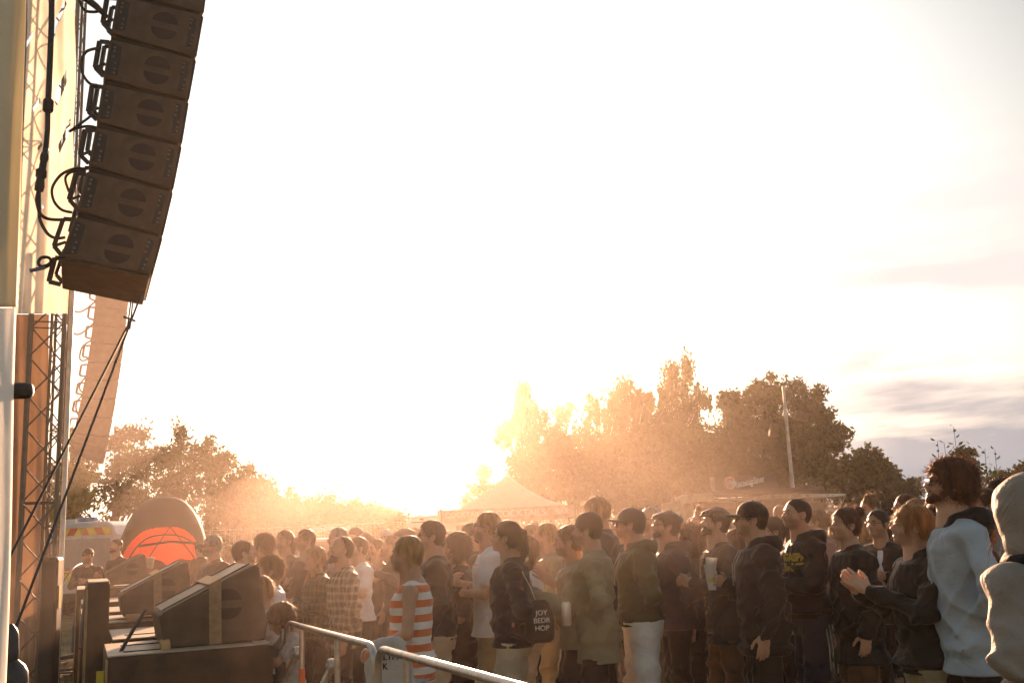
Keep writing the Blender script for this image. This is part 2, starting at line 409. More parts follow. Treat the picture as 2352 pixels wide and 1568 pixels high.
# arm poses for the right side: elbow, wrist, hand direction, back-of-hand normal, curl  (x is outward)
ARM = dict(
    down=((.255, -.03, 1.13), (.27, .05, .89), (0, .15, -1), (1, 0, 0), .35),
    pocket=((.28, -.09, 1.14), (.1, -.01, .975), (-.35, .0, -1), (1, 0, 0), .6),
    crossed=((.265, .06, 1.14), (.02, .235, 1.18), (-1, -.1, .1), (0, 1, .1), .25),
    hold=((.255, -.03, 1.13), (.15, .19, 1.2), (-.25, 1, .35), (1, 0, .1), 1.0),
    clap=((.27, .1, 1.16), (.055, .34, 1.27), (-.25, .75, .65), (1, .35, .1), .12),
    face=((.2, .24, 1.24), (.07, .19, 1.43), (-.3, -.25, 1), (.5, 1, .3), .9),
    belly=((.265, .0, 1.13), (.08, .26, 1.02), (-.7, .6, -.3), (.4, .9, .3), .45),
    together=((.26, .0, 1.14), (.055, .24, 1.2), (-.5, .8, .3), (.9, .4, .4), .8),
    rail=((.23, .2, 1.2), (.1, .36, 1.12), (-.6, .7, -.2), (0, .3, 1), .7),
    phone=((.24, .05, 1.16), (.12, .28, 1.3), (-.2, .5, .8), (.6, .8, 0), .9),
)
def strands(V, n, seed, ln=.04, wd=.0016, curl=0., out_=.35, down=1., c=(0, -.01, .12), zmin=-9, up_=0):
    r = np.random.default_rng(seed); V = V[V[:, 2] > zmin]
    if len(V) == 0 or n == 0: return np.zeros((0, 3)), np.zeros((0, 4), int)
    P = V[r.integers(0, len(V), n)]; nr = P-np.array(c); nr /= np.linalg.norm(nr, axis=1)[:, None]+1e-9
    t = np.cross(nr, r.normal(size=(n, 3))); t[:, 2] -= .8*down; t[:, 2] += up_; t[:, 1] -= .3
    t -= nr*(t*nr).sum(1)[:, None]; t /= np.linalg.norm(t, axis=1)[:, None]+1e-9
    d = t+nr*out_*r.uniform(.2, 1.4, (n, 1)); L = ln*r.uniform(.4, 1.3, (n, 1))
    side = np.cross(d, nr); side /= np.linalg.norm(side, axis=1)[:, None]+1e-9
    K = 4; VV = []; ph = r.uniform(0, 6.3, (n, 1))
    for k in range(K+1):
        u = k/K; q = P-nr*.004+d*L*u-np.array([0, 0, 1])*down*.35*L*u*u
        if curl: q = q+side*np.sin(ph+u*7)*curl*u+nr*np.cos(ph+u*7)*curl*u
        wq = wd*(1-.75*u)
        VV += [q-side*wq, q+side*wq]
    A = np.stack(VV, 1).reshape(-1, 3); m = 2*(K+1); b = np.arange(n)[:, None]*m
    F = np.concatenate([np.concatenate([b+2*k, b+2*k+1, b+2*k+3, b+2*k+2], 1) for k in range(K)])
    return A, F
HCACHE = {}
def hair_mesh(style, seed=0, h=.0065, fine=True):
    key = (style, seed % 3, fine)
    if key in HCACHE: return HCACHE[key]
    seed = seed % 3
    g = Grid((-.17, -.21, -.36 if style in ('long', 'ponytail', 'braids', 'frizz') else -.08), (.17, .15, .32), h if fine else .009)
    t = dict(buzz=.004, short=.011, crop=.008, curly=.03, curlyshort=.02, quiff=.014, bob=.02, long=.016, ponytail=.011, bun=.013, bowl=.019, fringe=.016, rim=.008, braids=.012, mohawk=.007, shag=.022, frizz=.028).get(style, .01)
    g.ell((0, -.014, .143), (.076+t*.9, .096+t, .088+t)); g.ell((0, -.05, .085), (.055+t, .045+t, .06), k=.03); g.ell((0, .026, .116), (.064+t*.8, .062+t*.8, .094+t*.8), k=.02)
    cut = dict(rim=(0, .10, .13, .12, .15, .115), bowl=(0, .125, .06, .12, .085, .1), fringe=(0, .125, .055, .12, .09, .1), curly=(0, .13, .06, .12, .095, .112), bob=(0, .12, .06, .075, .09, .11), shag=(0, .13, .06, .085, .09, .1),
               long=(0, .12, .065, .075, .09, .115), frizz=(0, .12, .065, .075, .09, .115)).get(style, (0, .122, .07, .13, .1, .113))
    if style == 'long': 
        for s in (1, -1): g.cone((s*.05, -.045, .13), (s*.075, -.07, -.2), .05, .03, k=.03); g.cone((s*.075, .01, .1), (s*.085, .02, -.17), .022, .018, k=.02)
    if style == 'frizz':
        for s in (1, -1): g.cone((s*.05, -.05, .13), (s*.09, -.1, -.14), .06, .055, k=.03)
    if style == 'bob':
        for s in (1, -1): g.cone((s*.05, -.03, .13), (s*.07, -.03, .02), .05, .04, k=.03)
    if style == 'shag':
        for s in (1, -1): g.cone((s*.05, -.03, .13), (s*.07, -.02, .05), .048, .04, k=.03)
    if style == 'ponytail':
        g.ell((0, -.125, .165), (.02, .025, .02)); g.cone((0, -.13, .16), (.01, -.155, .04), .026, .03, k=.02); g.cone((.01, -.155, .04), (.0, -.13, -.12), .03, .014, k=.02)
    if style == 'braids':
        for s in (1, -1):
            for i in range(9): g.ell((s*(.07+.002*i), -.0+.008*i, .04-.03*i), (.016, .016, .019), k=.006)
    if style == 'bun': g.ell((0, -.11, .215), (.042, .04, .04), k=.012)
    if style == 'mohawk': g.cone((0, .04, .235), (0, -.06, .25), .02, .016, k=.02)
    if style == 'quiff': g.cone((-.03, .065, .225), (.035, .05, .235), .022, .02, k=.02)
    c = cut; g.ell(c[:3], c[3:], k=.012, op='-')
    if style not in ('long', 'bob', 'curly', 'shag', 'braids', 'bowl', 'frizz'):
        for s in (1, -1): g.ell((s*.085, .004, .075), (.03, .03, .05), k=.01, op='-')
    if style in ('bowl',):
        for s in (1, -1): g.ell((s*.085, .0, .06), (.035, .028, .045), k=.01, op='-')
    if style not in ('long', 'ponytail', 'braids', 'bob', 'frizz'): g.ell((0, 0, -.12), (.3, .3, .15), k=.01, op='-')
    g.fold(t*.13+.0008, 60, seed); 
    if style in ('curly', 'curlyshort', 'shag', 'frizz'): g.fold(t*.2, 95, seed+5)
    V, F = g.mesh()
    ns = (3200 if fine else 600)
    big = style in ('curly', 'curlyshort', 'frizz')
    parts = [(V, F)]
    if style != 'buzz':
        parts.append(strands(V, int(ns*(1.6 if big else 1)), seed+9, ln=dict(curly=.034, frizz=.05, long=.09, bob=.06, shag=.05, bowl=.05, ponytail=.05).get(style, .028), curl=.008 if big else .001,
                             out_=.7 if big else .28, down=.5 if big else 1, wd=.0016 if fine else .0026))
        if style in ('mohawk', 'quiff', 'bun'): parts.append(strands(V, 160, seed+4, ln=.04, out_=.9, down=-.6, zmin=.21))
    HCACHE[key] = cat(parts); return HCACHE[key]
def beard_mesh(full):
    key = ('beard', full)
    if key in HCACHE: return HCACHE[key]
    g = Grid((-.09, -.03, -.05), (.09, .13, .12), .005); t = .005 if full < 1 else .010
    g.ell((0, .028, .048), (.055+t, .058+t, .047+t*.8)); g.ell((0, .074, .016), (.02+t, .022+t, .02+t*1.3), k=.02)
    g.ell((0, .1, .047), (.018, .03, .0075), k=.006, op='-')
    g.ell((0, .075, .105), (.05, .06, .042), k=.01, op='-'); g.ell((0, -.02, .0), (.2, .032, .3), k=.01, op='-'); g.ell((0, .035, -.04), (.045, .05, .05), k=.02, op='-')
    g.cone((-.026, .093, .058), (.026, .093, .058), .005, k=.006); g.fold(.0012, 110, 3)
    V, F = g.mesh(); HCACHE[key] = cat([(V, F), strands(V, 260, 3, ln=.016, out_=.6, wd=.0012, c=(0, 0, .06))]); return HCACHE[key]
def hat_mesh(kind):
    key = ('hat', kind)
    if key in HCACHE: return HCACHE[key]
    if kind in ('cap', 'capback'):
        g = Grid((-.12, -.15, .06), (.12, .24, .28), .0055); s = -1 if kind == 'capback' else 1
        g.ell((0, -.013, .15), (.088, .109, .095)); g.ell((0, -.02, .04), (.2, .2, .088), k=.004, op='-')
        def brim(x, y, z):
            y2 = y*s; zz = z-(.142-.10*np.maximum(y2-.08, 0)-7.5*x*x*.5); r = np.sqrt((x/.075)**2+((y2-.085)/.095)**2)
            return np.maximum((r-1)*.075, np.abs(zz)-.0045)
        g.put((-.09, .0 if s > 0 else -.19, .09), (.09, .19 if s > 0 else 0, .17), brim, k=.006)
        g.ell((0, -.013, .247), (.008, .008, .005), k=.003)
        g.fold(.0008, 40, 2)
    elif kind == 'flat':
        g = Grid((-.13, -.16, .08), (.13, .19, .27), .0055)
        g.ell((0, -.02, .175), (.092, .115, .05), rx=-.12); g.ell((0, .03, .185), (.09, .1, .032), k=.03, rx=-.25); g.ell((0, .02, .085), (.12, .14, .06), k=.008, op='-')
        g.ell((0, .085, .158), (.068, .055, .009), k=.008, rx=-.35); g.fold(.0014, 34, 5)
    elif kind == 'beanie':
        g = Grid((-.12, -.14, .08), (.12, .13, .28), .0055)
        g.ell((0, -.015, .155), (.086, .107, .098)); g.ell((0, .02, .06), (.2, .2, .068), k=.004, op='-'); g.loft([(.128, 0, -.013, .09, .111), (.155, 0, -.013, .089, .11)], k=.006, p=2); g.fold(.0012, 60, 2, zst=.1)
    elif kind == 'hood':
        g = Grid((-.18, -.22, -.14), (.18, .17, .32), .007)
        g.ell((0, -.025, .13), (.118, .138, .142)); g.ell((0, -.05, -.0), (.12, .1, .1), k=.05); g.cone((0, -.14, .05), (0, -.12, -.08), .06, .07, k=.05)
        g.ell((0, .12, .085), (.07, .13, .105), k=.02, op='-'); g.ell((0, .01, .11), (.09, .12, .115), k=.01, op='-'); g.fold(.004, 22, 8)
        g.fold(.0015, 55, 1)
    elif kind == 'bandana':
        g = Grid((-.12, -.14, .08), (.12, .13, .27), .006)
        g.ell((0, -.014, .148), (.083, .104, .093)); g.ell((0, .06, .07), (.2, .2, .092), k=.004, op='-')
    HCACHE[key] = g.mesh(); return HCACHE[key]

def cloth(name, c, kind=None, c2=None):
    """woven or knitted cloth; kind: stripes, plaid, dots"""
    if name in _mats: return _mats[name]
    m = mat(name, c, rough=.62, noise=.16, nscale=5, bump=.35, bscale=190, sheen=.18, spec=.22)
    nt = m.node_tree; b = nt.nodes['Principled BSDF']; L = nt.links.new
    t2 = N(nt, 'ShaderNodeTexCoord'); n3 = N(nt, 'ShaderNodeTexNoise'); n3.inputs['Scale'].default_value = 7; n3.inputs['Detail'].default_value = 3; n3.inputs['Distortion'].default_value = 1.6; L(t2.outputs['Object'], n3.inputs['Vector'])
    b3 = N(nt, 'ShaderNodeBump'); b3.inputs['Strength'].default_value = .55; b3.inputs['Distance'].default_value = .035; L(n3.outputs[0], b3.inputs['Height'])
    ob = b.inputs['Normal'].links[0].from_node; L(b3.outputs[0], ob.inputs['Normal'])
    if kind:
        tc = N(nt, 'ShaderNodeTexCoord'); sp = N(nt, 'ShaderNodeSeparateXYZ'); L(tc.outputs['Object'], sp.inputs[0])
        mx = N(nt, 'ShaderNodeMix'); mx.data_type = 'RGBA'; src = b.inputs['Base Color'].links[0].from_socket
        L(src, mx.inputs[6]); mx.inputs[7].default_value = (*c2, 1); L(mx.outputs[2], b.inputs['Base Color'])
        def M(op, a, v):
            n = N(nt, 'ShaderNodeMath', operation=op)
            L(a, n.inputs[0])
            if hasattr(v, 'links'): L(v, n.inputs[1])
            else: n.inputs[1].default_value = v
            return n.outputs[0]
        if kind == 'stripes':
            L(M('GREATER_THAN', M('FRACT', M('MULTIPLY', sp.outputs[2], 10.5), 0), .5), mx.inputs[0])
        elif kind == 'pin':
            L(M('GREATER_THAN', M('FRACT', M('MULTIPLY', sp.outputs[2], 30), 0), .6), mx.inputs[0])
        elif kind == 'plaid':
            a = M('MULTIPLY', M('GREATER_THAN', M('FRACT', M('MULTIPLY', sp.outputs[2], 15), 0), .62), .5)
            h = M('MULTIPLY', M('GREATER_THAN', M('FRACT', M('MULTIPLY', M('ADD', sp.outputs[0], sp.outputs[1]), 14), 0), .62), .5)
            L(M('ADD', a, h), mx.inputs[0])
        elif kind == 'dots':
            v = N(nt, 'ShaderNodeTexVoronoi'); v.inputs['Scale'].default_value = 38; L(tc.outputs['Object'], v.inputs['Vector'])
            L(M('LESS_THAN', v.outputs['Distance'], .38), mx.inputs[0])
    return m
def rot_head(V, yaw, pitch):
    cy, sy = math.cos(yaw), math.sin(yaw); cp, sp = math.cos(pitch), math.sin(pitch)
    o = np.array([0, -.03, .03]); V = V-o
    y = V[:, 1]*cp-V[:, 2]*sp; z = V[:, 1]*sp+V[:, 2]*cp; x = V[:, 0]
    return np.stack([x*cy-y*sy, x*sy+y*cy, z], 1)+o
TARGET = Vector((-6., 7.2, 0))
PEOPLE = []
def person(px, top, Y, label, sex='m', skin='fair', hair='short', hc='brown', arms=('down', 'down'), upper=('shirt', 'black'), lower=('trousers', 'black'),
           hat=None, hatc='black', beard=0, bc=None, specs=None, yaw=None, look=6, hyaw=0, size=1., belly=0., hood=False, under=None, feet=None, lean=0., seed=None, kid=False, group='festival crowd in front of the stage', foot_at=None, shoe='black', stance=None, bend=0., bulk=1., scarf=False):
    seed = len(PEOPLE) if seed is None else seed; r = random.Random(seed*31+5)
    P = at(px, top, Y); H = P.z-(.012 if hat in ('cap', 'flat', 'beanie', 'capback') else .03 if hair in ('curly', 'frizz') or hat == 'hood' else .008)
    far = Y > 13.5
    h = .0092 if Y < 9.5 else (.013 if Y < 13.5 else .018)
    s = H/1.75; hs = 1/s*(.95 if kid else 1.0)*size        # heads keep nearly adult size
    hs = min(hs, 1.22)
    if not kid: hs = max(.97, min(hs, 1.04))*1.0
    top_z = 1.75-.23*hs; dz = top_z-1.52                # chin height in the body's frame
    fem = sex == 'f'; sw = .165 if fem else .18; sw += r.uniform(-.006, .008)
    hip = 1.04 if fem else .97
    name = 'person'
    yw = yaw if yaw is not None else math.atan2(TARGET.y-P.y, TARGET.x-P.x)-PI/2
    yw += R(r.uniform(-7, 7)) if yaw is None else 0
    root = empty(name, (P.x, P.y, 0), yw, label, 'person', group)
    root.scale = (s, s, s)
    root.rotation_euler = (R(r.uniform(-1., .8)), R(r.uniform(-.7, .7)), yw)
    PEOPLE.append(root)
    sz = 1.43+dz*.8
    def J(p, side): return Vector((p[0]*side, p[1], p[2]+dz*.8))
    A = {}
    for side, key in ((1, arms[0]), (-1, arms[1])):
        a = ARM[key]; jit = [r.uniform(-.012, .012) for _ in range(4)]
        E = J(a[0], side)+Vector((0, jit[0], jit[1])); Wp = J(a[1], side)+Vector((0, jit[2], jit[3]))
        if key == 'crossed': Wp.z += .035*side; Wp.y += .03*side
        A[side] = (Vector((side*(sw+.0), -.018, sz-.045)), E, Wp, Vector((a[2][0]*side, a[2][1], a[2][2])), Vector((a[3][0]*side, a[3][1], a[3][2])), a[4], key)
    st = stance or (r.uniform(-.05, .09), r.uniform(-.05, .09)); sp = r.uniform(.085, .12)
    LG = {}
    for side, fy in ((1, st[0]), (-1, st[1])):
        LG[side] = (Vector((side*.088*hip, -.005, .9)), Vector((side*(sp+.005), .02+fy*.75, .49)), Vector((side*(sp+.015), -.01+fy, .085)))
    # body: one skin surface (head, neck, trunk, limbs, hands)
    g = Grid((-.42, -.24, -.01), (.42, .5, 1.62), h)
    bk = r.uniform(.93, 1.04)*(1+(bulk-1)*.5)
    T = [(.82, 0, -.012, .145*hip, .108*bk), (.93, 0, -.015, .162*hip, .122*bk), (1.06, 0, .004+belly*.3, .142, (.106+belly*.5)*bk), (1.2, 0, .006, .15, (.114+belly*.2)*bk), (1.33, 0, .0, .162, .118*bk), (1.42, 0, -.018, .155, .088*bk), (1.475, 0, -.03, .085, .06)]
    T = [(z+dz*.8*(z-.82)/.6, a, b, c, d) for z, a, b, c, d in T]
    q = .95 if upper[0] == 'tank' else .84; g.loft([(z, a, b, c*q, d*q) for z, a, b, c, d in T], k=.03); g.cone((0, -.028, sz-.03), (0, -.01, top_z+.02), .06, .05 if fem else .056, k=.03)
    for side in (1, -1):
        S, E, Wp, d, n, c, key = A[side]; q = 1 if upper[0] in ('tank', 'tee', 'dress') else .84; g.cone(S, E, .046*q, .038*q, k=.03); g.cone(E, Wp, .04*q, .027, k=.02); g.ell(S, (.05*q,)*3, k=.03)
        Hp, K, An = LG[side]; g.cone(Hp, K, .07, .05, k=.03); g.cone(K, An, .05, .034, k=.02); g.ell(K+(An-K)*.3+Vector((0, -.018, 0)), (.05, .052, .1), k=.02)
        g.cone(An+Vector((0, -.02, -.045)), An+Vector((0, .12, -.055)), .038, .03, k=.02)
    parts = [g.mesh()]
    V, F = head_mesh(sex)
    wid = r.uniform(.95, 1.04); dep = r.uniform(.97, 1.03)
    hy, hp = R(hyaw+r.uniform(-11, 11)), R(look+r.uniform(-5, 6))
    off = np.array([0, .032+bend*.1, top_z])
    def toh(V): return rot_head(V*np.array([hs*wid, hs*dep, hs]), hy, hp)+off
    parts.append((toh(V), F))
    for side in (1, -1):
        S, E, Wp, d, n, c, key = A[side]
        if key not in ('crossed',): parts.append(place_hand(c, Wp+d.normalized()*.012, d, n, side > 0, .45 if key == 'pocket' else 1.0, .5 if key == 'clap' else 0))
        else: parts.append(place_hand(c, Wp, d, n, side > 0, .95))
    V, F = cat(parts); bo = np_mesh('body', V, F, SKIN[skin], parent=root)
    hv = head_mesh(sex)[0]; n0 = len(parts[0][0]); fa = np.zeros((len(V), 4), np.float32); x, y, z = hv.T
    fa[n0:n0+len(hv), 0] = np.exp(-((x/.02)**2+((z-.048)/.0085)**2))*(y > .078)
    fa[n0:n0+len(hv), 1] = (np.clip((.075-z)/.02, 0, 1)*np.clip((z+.02)/.03, 0, 1)*np.clip((y-.0)/.03, 0, 1))*(0 if fem or kid else 1)
    fa[n0:n0+len(hv), 2] = np.exp(-(((np.abs(x)-.043)/.02)**2+((z-.082)/.018)**2))*(y > .03)+np.exp(-((z-.08)**2+x*x)/.0002)*(y > .09); fa[:, 3] = 1
    at_ = bo.data.color_attributes.new('face', 'FLOAT_COLOR', 'POINT'); at_.data.foreach_set('color', fa.ravel())
    fine = Y < 12
    # eyes and brows
    if Y < 12.5:
        for q in (1, -1):
            e = MB(); e.lathe((q*.031, .0865, .1085), [(.001, .0062), (.0045, .0045), (.0062, 0), (.0045, -.0045), (.001, -.0062)], 8)
            Vv = np.array([tuple(p) for b_ in e.v for p in b_]); np_mesh('eye', toh(Vv), np.array(e.f[4]), EYE, parent=root)
            b = MB(); b.tube([(q*.012, .099, .1255), (q*.03, .0965, .1315), (q*.046, .083, .126)], [.0035, .0042, .002], 6)
            Vv = np.array([tuple(p) for b_ in b.v for p in b_]); np_mesh('eyebrow', toh(Vv), [np.array(b.f[4]), np.array(b.f[3])], hair_mat(HC[hc] if hc != 'white' else HC['grey']), parent=root)
    if hair != 'bald' and hat != 'hood':
        V, F = hair_mesh(hair, seed, fine=fine); np_mesh('hair', toh(V), F, hair_mat(HC[hc]), parent=root)
    if beard:
        V, F = beard_mesh(beard); np_mesh('beard', toh(V), F, hair_mat(HC[bc or hc]), parent=root)
    if hat:
        V, F = hat_mesh(hat)
        if hat == 'hood': V = V*1.0
        np_mesh({'cap': 'cap', 'capback': 'cap', 'flat': 'flat_cap', 'beanie': 'beanie', 'hood': 'hood', 'bandana': 'bandana'}[hat], toh(V*np.array([1.02, 1.02, 1])), F, CL(hatc), parent=root)
    if specs:
        b = MB()
        for q in (1, -1):
            cpt = (q*.031, .104, .108); rr = .0235 if specs == 'sun' else .02
            if specs == 'sun': b.lathe(cpt, [(.0005, .004), (rr*.8, .003), (rr, 0), (rr*.8, -.003), (.0005, -.003)], 14, axis=(q*.25, 1, 0))
            else: b.tube([(cpt[0]+rr*math.cos(a), cpt[1], cpt[2]+rr*.85*math.sin(a)) for a in [i*PI/6 for i in range(13)]], .0016, 5, False)
            b.tube([(q*.055, .098, .112), (q*.078, .05, .112), (q*.084, -.005, .108)], .0022, 5)
        b.tube([(-.01, .106, .112), (.01, .106, .112)], .002, 5)
        Vv = np.array([tuple(p) for b_ in b.v for p in b_]); np_mesh('sunglasses' if specs == 'sun' else 'glasses', toh(Vv), [np.array(v) for v in b.f.values()], LENS if specs == 'sun' else FRAME, parent=root)
    if scarf:
        gh = Grid((-.2, -.22, sz-.1), (.2, .2, sz+.16), .009); gh.cone((0, -.06, sz+.02), (0, .05, sz-.0), .105, .085, k=.04); gh.ell((0, -.02, sz+.03), (.15, .13, .04), k=.03); gh.crease(.014, 5); Vh, Fh = gh.mesh(); np_mesh('collar', Vh, Fh, CL('black'), parent=root)
        A_h, F_h = strands(np.array([[-.07, .08, .05], [-.075, .09, .02], [-.06, .1, .0], [-.07, .085, .035]]), 34, 5, ln=.11, out_=.35, down=2.2, wd=.0011, curl=.012); np_mesh('loose_hair', toh(A_h), F_h, hair_mat(HC['brown']), parent=root)
    # upper garment
    kind, uc = upper[0], upper[1]; loose = {'tank': .008, 'tee': .02, 'shirt': .022, 'sweater': .024, 'hoodie': .030, 'jacket': .028, 'coat': .030, 'dress': .018}[kind]
    hem = {'tank': .84, 'tee': .86, 'shirt': .8, 'sweater': .86, 'hoodie': .84, 'jacket': .82, 'coat': .58, 'dress': .5}[kind]
    if len(upper) > 2: hem = upper[2]
    g = Grid((-.44, -.27, hem-.03), (.44, .46, 1.6+dz), h)
    L2 = []
    for z, a, b_, c_, d_ in T:
        if z >= hem: L2.append((z, a, b_, c_+loose, d_+loose*1.2))
    fl = .03 if kind in ('coat', 'dress', 'tee') else .01
    L2.append((hem, 0, -.005, T[1][3]+loose+fl, T[1][4]+loose+fl))
    if hem < .8: L2.append((.86, 0, -.01, T[1][3]+loose+.006, T[1][4]+loose+.006))
    if kind == 'hoodie': L2 += [(hem+.05, 0, -.005, T[1][3]+loose+.028, T[1][4]+loose+.03)]
    L2 = [q for q in L2 if q[0] < 1.46+dz*.8]+[(1.455+dz*.8, 0, -.025, .085, .062)]
    g.loft(L2, k=.03)
    [g.cone((0, -.022, sz+.005), (q*(sw-.025), -.02, sz-.045), .05+loose*.6, .046+loose*.7, k=.04) for q in (1, -1)] if kind != 'tank' else g.cone((-.11, -.02, sz-.02), (.11, -.02, sz-.02), .052, k=.03)
    sl = {'tank': 0, 'tee': .62, 'shirt': 1.65, 'sweater': 2, 'hoodie': 2, 'jacket': 2, 'coat': 2, 'dress': 2}[kind]
    if len(upper) > 3: sl = upper[3]
    for side in (1, -1):
        S, E, Wp, d, n, c, key = A[side]; q = loose*.75
        if sl > 0:
            t1 = min(1, sl); Pq = S+(E-S)*t1; g.cone(S, Pq, .046+q*.8, .043+q*(1.25 if sl < 1 else 1), k=.05 if loose > .022 else .035)
        if sl > 1:
            t2 = sl-1; Pq = E+(Wp-E)*(t2*.97); g.cone(E, Pq, .044+q, .03+q*.75, k=.02)
            if kind == 'hoodie': g.cone(E+(Wp-E)*.8, E+(Wp-E)*.84, .038+q, .03+q, k=.015)
    if kind in ('hoodie',) and hat != 'hood' or hood:
        gh = Grid((-.2, -.26, sz-.12), (.2, .2, sz+.2), .008 if Y < 10 else .011)
        gh.ell((0, -.105, sz+.03), (.115, .075, .075), k=.03); gh.ell((0, -.045, sz+.045), (.115, .105, .045), k=.03); gh.cone((-.06, .03, sz+.0), (-.02, .1, sz-.04), .035, .02, k=.03); gh.cone((.06, .03, sz+.0), (.02, .1, sz-.04), .035, .02, k=.03)
        gh.ell((0, -.0, sz+.11), (.066, .075, .1), k=.02, op='-'); gh.ell((0, -.1, sz+.1), (.07, .05, .05), k=.02, op='-'); gh.crease(.012, seed+8); gh.fold(.003, 30, seed)
        Vh, Fh = gh.mesh(); np_mesh('hood', Vh, Fh, CL(hood if isinstance(hood, str) else uc), parent=root)
        if isinstance(hood, str): g.loft([(sz+.0, 0, -.02, .085, .08), (sz+.04, 0, -.018, .07, .07)], k=.015, p=2)
    elif kind in ('jacket', 'coat', 'shirt'):
        g.loft([(sz+.0, 0, -.02, .085, .08), (sz+.05, 0, -.018, .074, .074)], k=.015, p=2)
    elif kind in ('sweater', 'tee'): g.loft([(sz-.01, 0, -.02, .088, .078), (sz+.022, 0, -.02, .07, .066)], k=.015, p=2)
    if kind == 'tank':
        for side in (1, -1): g.ell((side*(.2), 0, sz-.07), (.055, .2, .1), k=.015, op='-')
        g.ell((0, .09, sz+.04), (.075, .1, .085), k=.02, op='-')
    zone = lambda x, y, z: (.55+.6*np.exp(-((z-1.02)/.13)**2)+.5*np.exp(-((np.abs(x)-.25)/.07)**2))*np.clip((z-hem)/.09, .08, 1)*np.clip((sz+.07-z)/.1, .1, 1)
    if h < .018:
        g.fold(.0062 if kind not in ('tank', 'tee') else .0045, 21, seed, zone=zone); g.crease(.034 if kind not in ('tank', 'tee') else .02, seed+1, zone); ribs = kind in ('hoodie', 'sweater')
        if ribs: g.D += (.0016*np.sin(np.arctan2(g.ax[1][None, :, None]+0*g.ax[0][:, None, None], g.ax[0][:, None, None])*90)*(g.ax[2][None, None, :] < hem+.055)).astype(np.float32)
    V, F = g.mesh(); np_mesh({'tank': 'tank_top', 'tee': 't_shirt', 'shirt': 'shirt', 'sweater': 'sweater', 'hoodie': 'hoodie', 'jacket': 'jacket', 'coat': 'coat', 'dress': 'dress'}[kind], V, F, CL(uc), parent=root)
    if Y < 10.5 and kind in ('hoodie', 'jacket', 'shirt') and not under:
        yf = lambda z: np.interp(z, [q[0] for q in T], [q[2]+q[4]+loose*1.2 for q in T])
        b = MB()
        if kind == 'hoodie':
            for q in (1, -1): b.tube([(q*.035, yf(sz-.02)+.0, sz-.0), (q*.04, yf(sz-.1)+.012, sz-.1), (q*.036+r.uniform(-.01, .01), yf(sz-.2)+.014, sz-.2-r.uniform(0, .05))], .0028, 5)
            nm = 'drawcord'
        else: b.tube([(0, yf(z)+.006, z) for z in np.linspace(hem+.03, sz-.02, 8)], .004, 5); nm = 'zip' if kind == 'jacket' else 'button_placket'
        b.build(nm, CL('lgrey') if kind == 'hoodie' and r.random() < .5 else CL(uc), root, smooth=True)
    if under:                      # shirt seen in an open front
        g = Grid((-.12, .0, .8), (.12, .3, 1.5+dz), h*.8)
        g.loft([(z, 0, b_+.012, (.055 if z < 1.3 else .045), d_+loose*1.2) for z, a, b_, c_, d_ in T if z < 1.44], k=.02)
        V, F = g.mesh(); np_mesh('shirt_front', V, F, CL(under), parent=root)
    # lower garment
    kind, lc = lower[0], lower[1]
    if kind != 'none':
        g = Grid((-.3, -.27, .02), (.3, .34, min(1.05, hem+.035)), h); e = {'trousers': .012, 'wide': .032, 'shorts': .022, 'skirt': .02, 'leggings': .005}[kind]
        g.loft([(z, a, b_, c_+e+.004, d_+e+.004) for z, a, b_, c_, d_ in [(.8, 0, -.01, .135*hip, .095)]+T[1:3]], k=.03)
        for side in (1, -1):
            Hp, K, An = LG[side]
            if kind == 'shorts':
                K2 = Hp+(K-Hp)*1.02; g.cone(Hp, K2, .088+e*.6, .07+e, k=.03); g.cone(K2, K2-Vector((0, 0, .02)), .068+e, .066+e, k=.02)
            elif kind == 'skirt': pass
            else: g.cone(Hp, K, .086+e, .06+e, k=.03); g.cone(K, An+Vector((0, 0, .0)), .06+e, .045+e*1.2, k=.02)
        if kind == 'skirt': g.loft([(.45, 0, 0, .22, .17), (.86, 0, -.01, .17, .13)], k=.03)
        zn = lambda x, y, z: .4+.8*np.exp(-((z-.5)/.12)**2)+.9*np.exp(-((z-.15)/.1)**2)
        if h < .018: g.fold(.006, 20, seed+3, zone=zn); g.crease(.032, seed+4, zn)
        V, F = g.mesh(); np_mesh({'trousers': 'trousers', 'wide': 'trousers', 'shorts': 'shorts', 'skirt': 'skirt', 'leggings': 'leggings'}[kind], V, F, CL(lc), parent=root)
    for side in (1, -1):
        An = LG[side][2]; key = ('shoe', h)
        if key not in HCACHE:
            g = Grid((-.08, -.12, -.1), (.08, .24, .08), .009)
            g.cone((0, -.03, -.04), (0, .14, -.052), .046, .038, k=.03); g.cone((0, -.02, -.02), (0, -.02, .02), .043, .042, k=.03); g.loft([(-.088, 0, .05, .05, .145), (-.068, 0, .05, .048, .143)], k=.01)
            g.put((-.1, -.2, -.2), (.1, .3, -.08), lambda x, y, z: (z+.083)+0*x+0*y, k=.004, op='-')
            HCACHE[key] = g.mesh()
        V, F = HCACHE[key]; np_mesh('shoe', V+np.array(An), F, CL(shoe), parent=root)
    root['H'] = 0.0; del root['H']
    return root, A, s
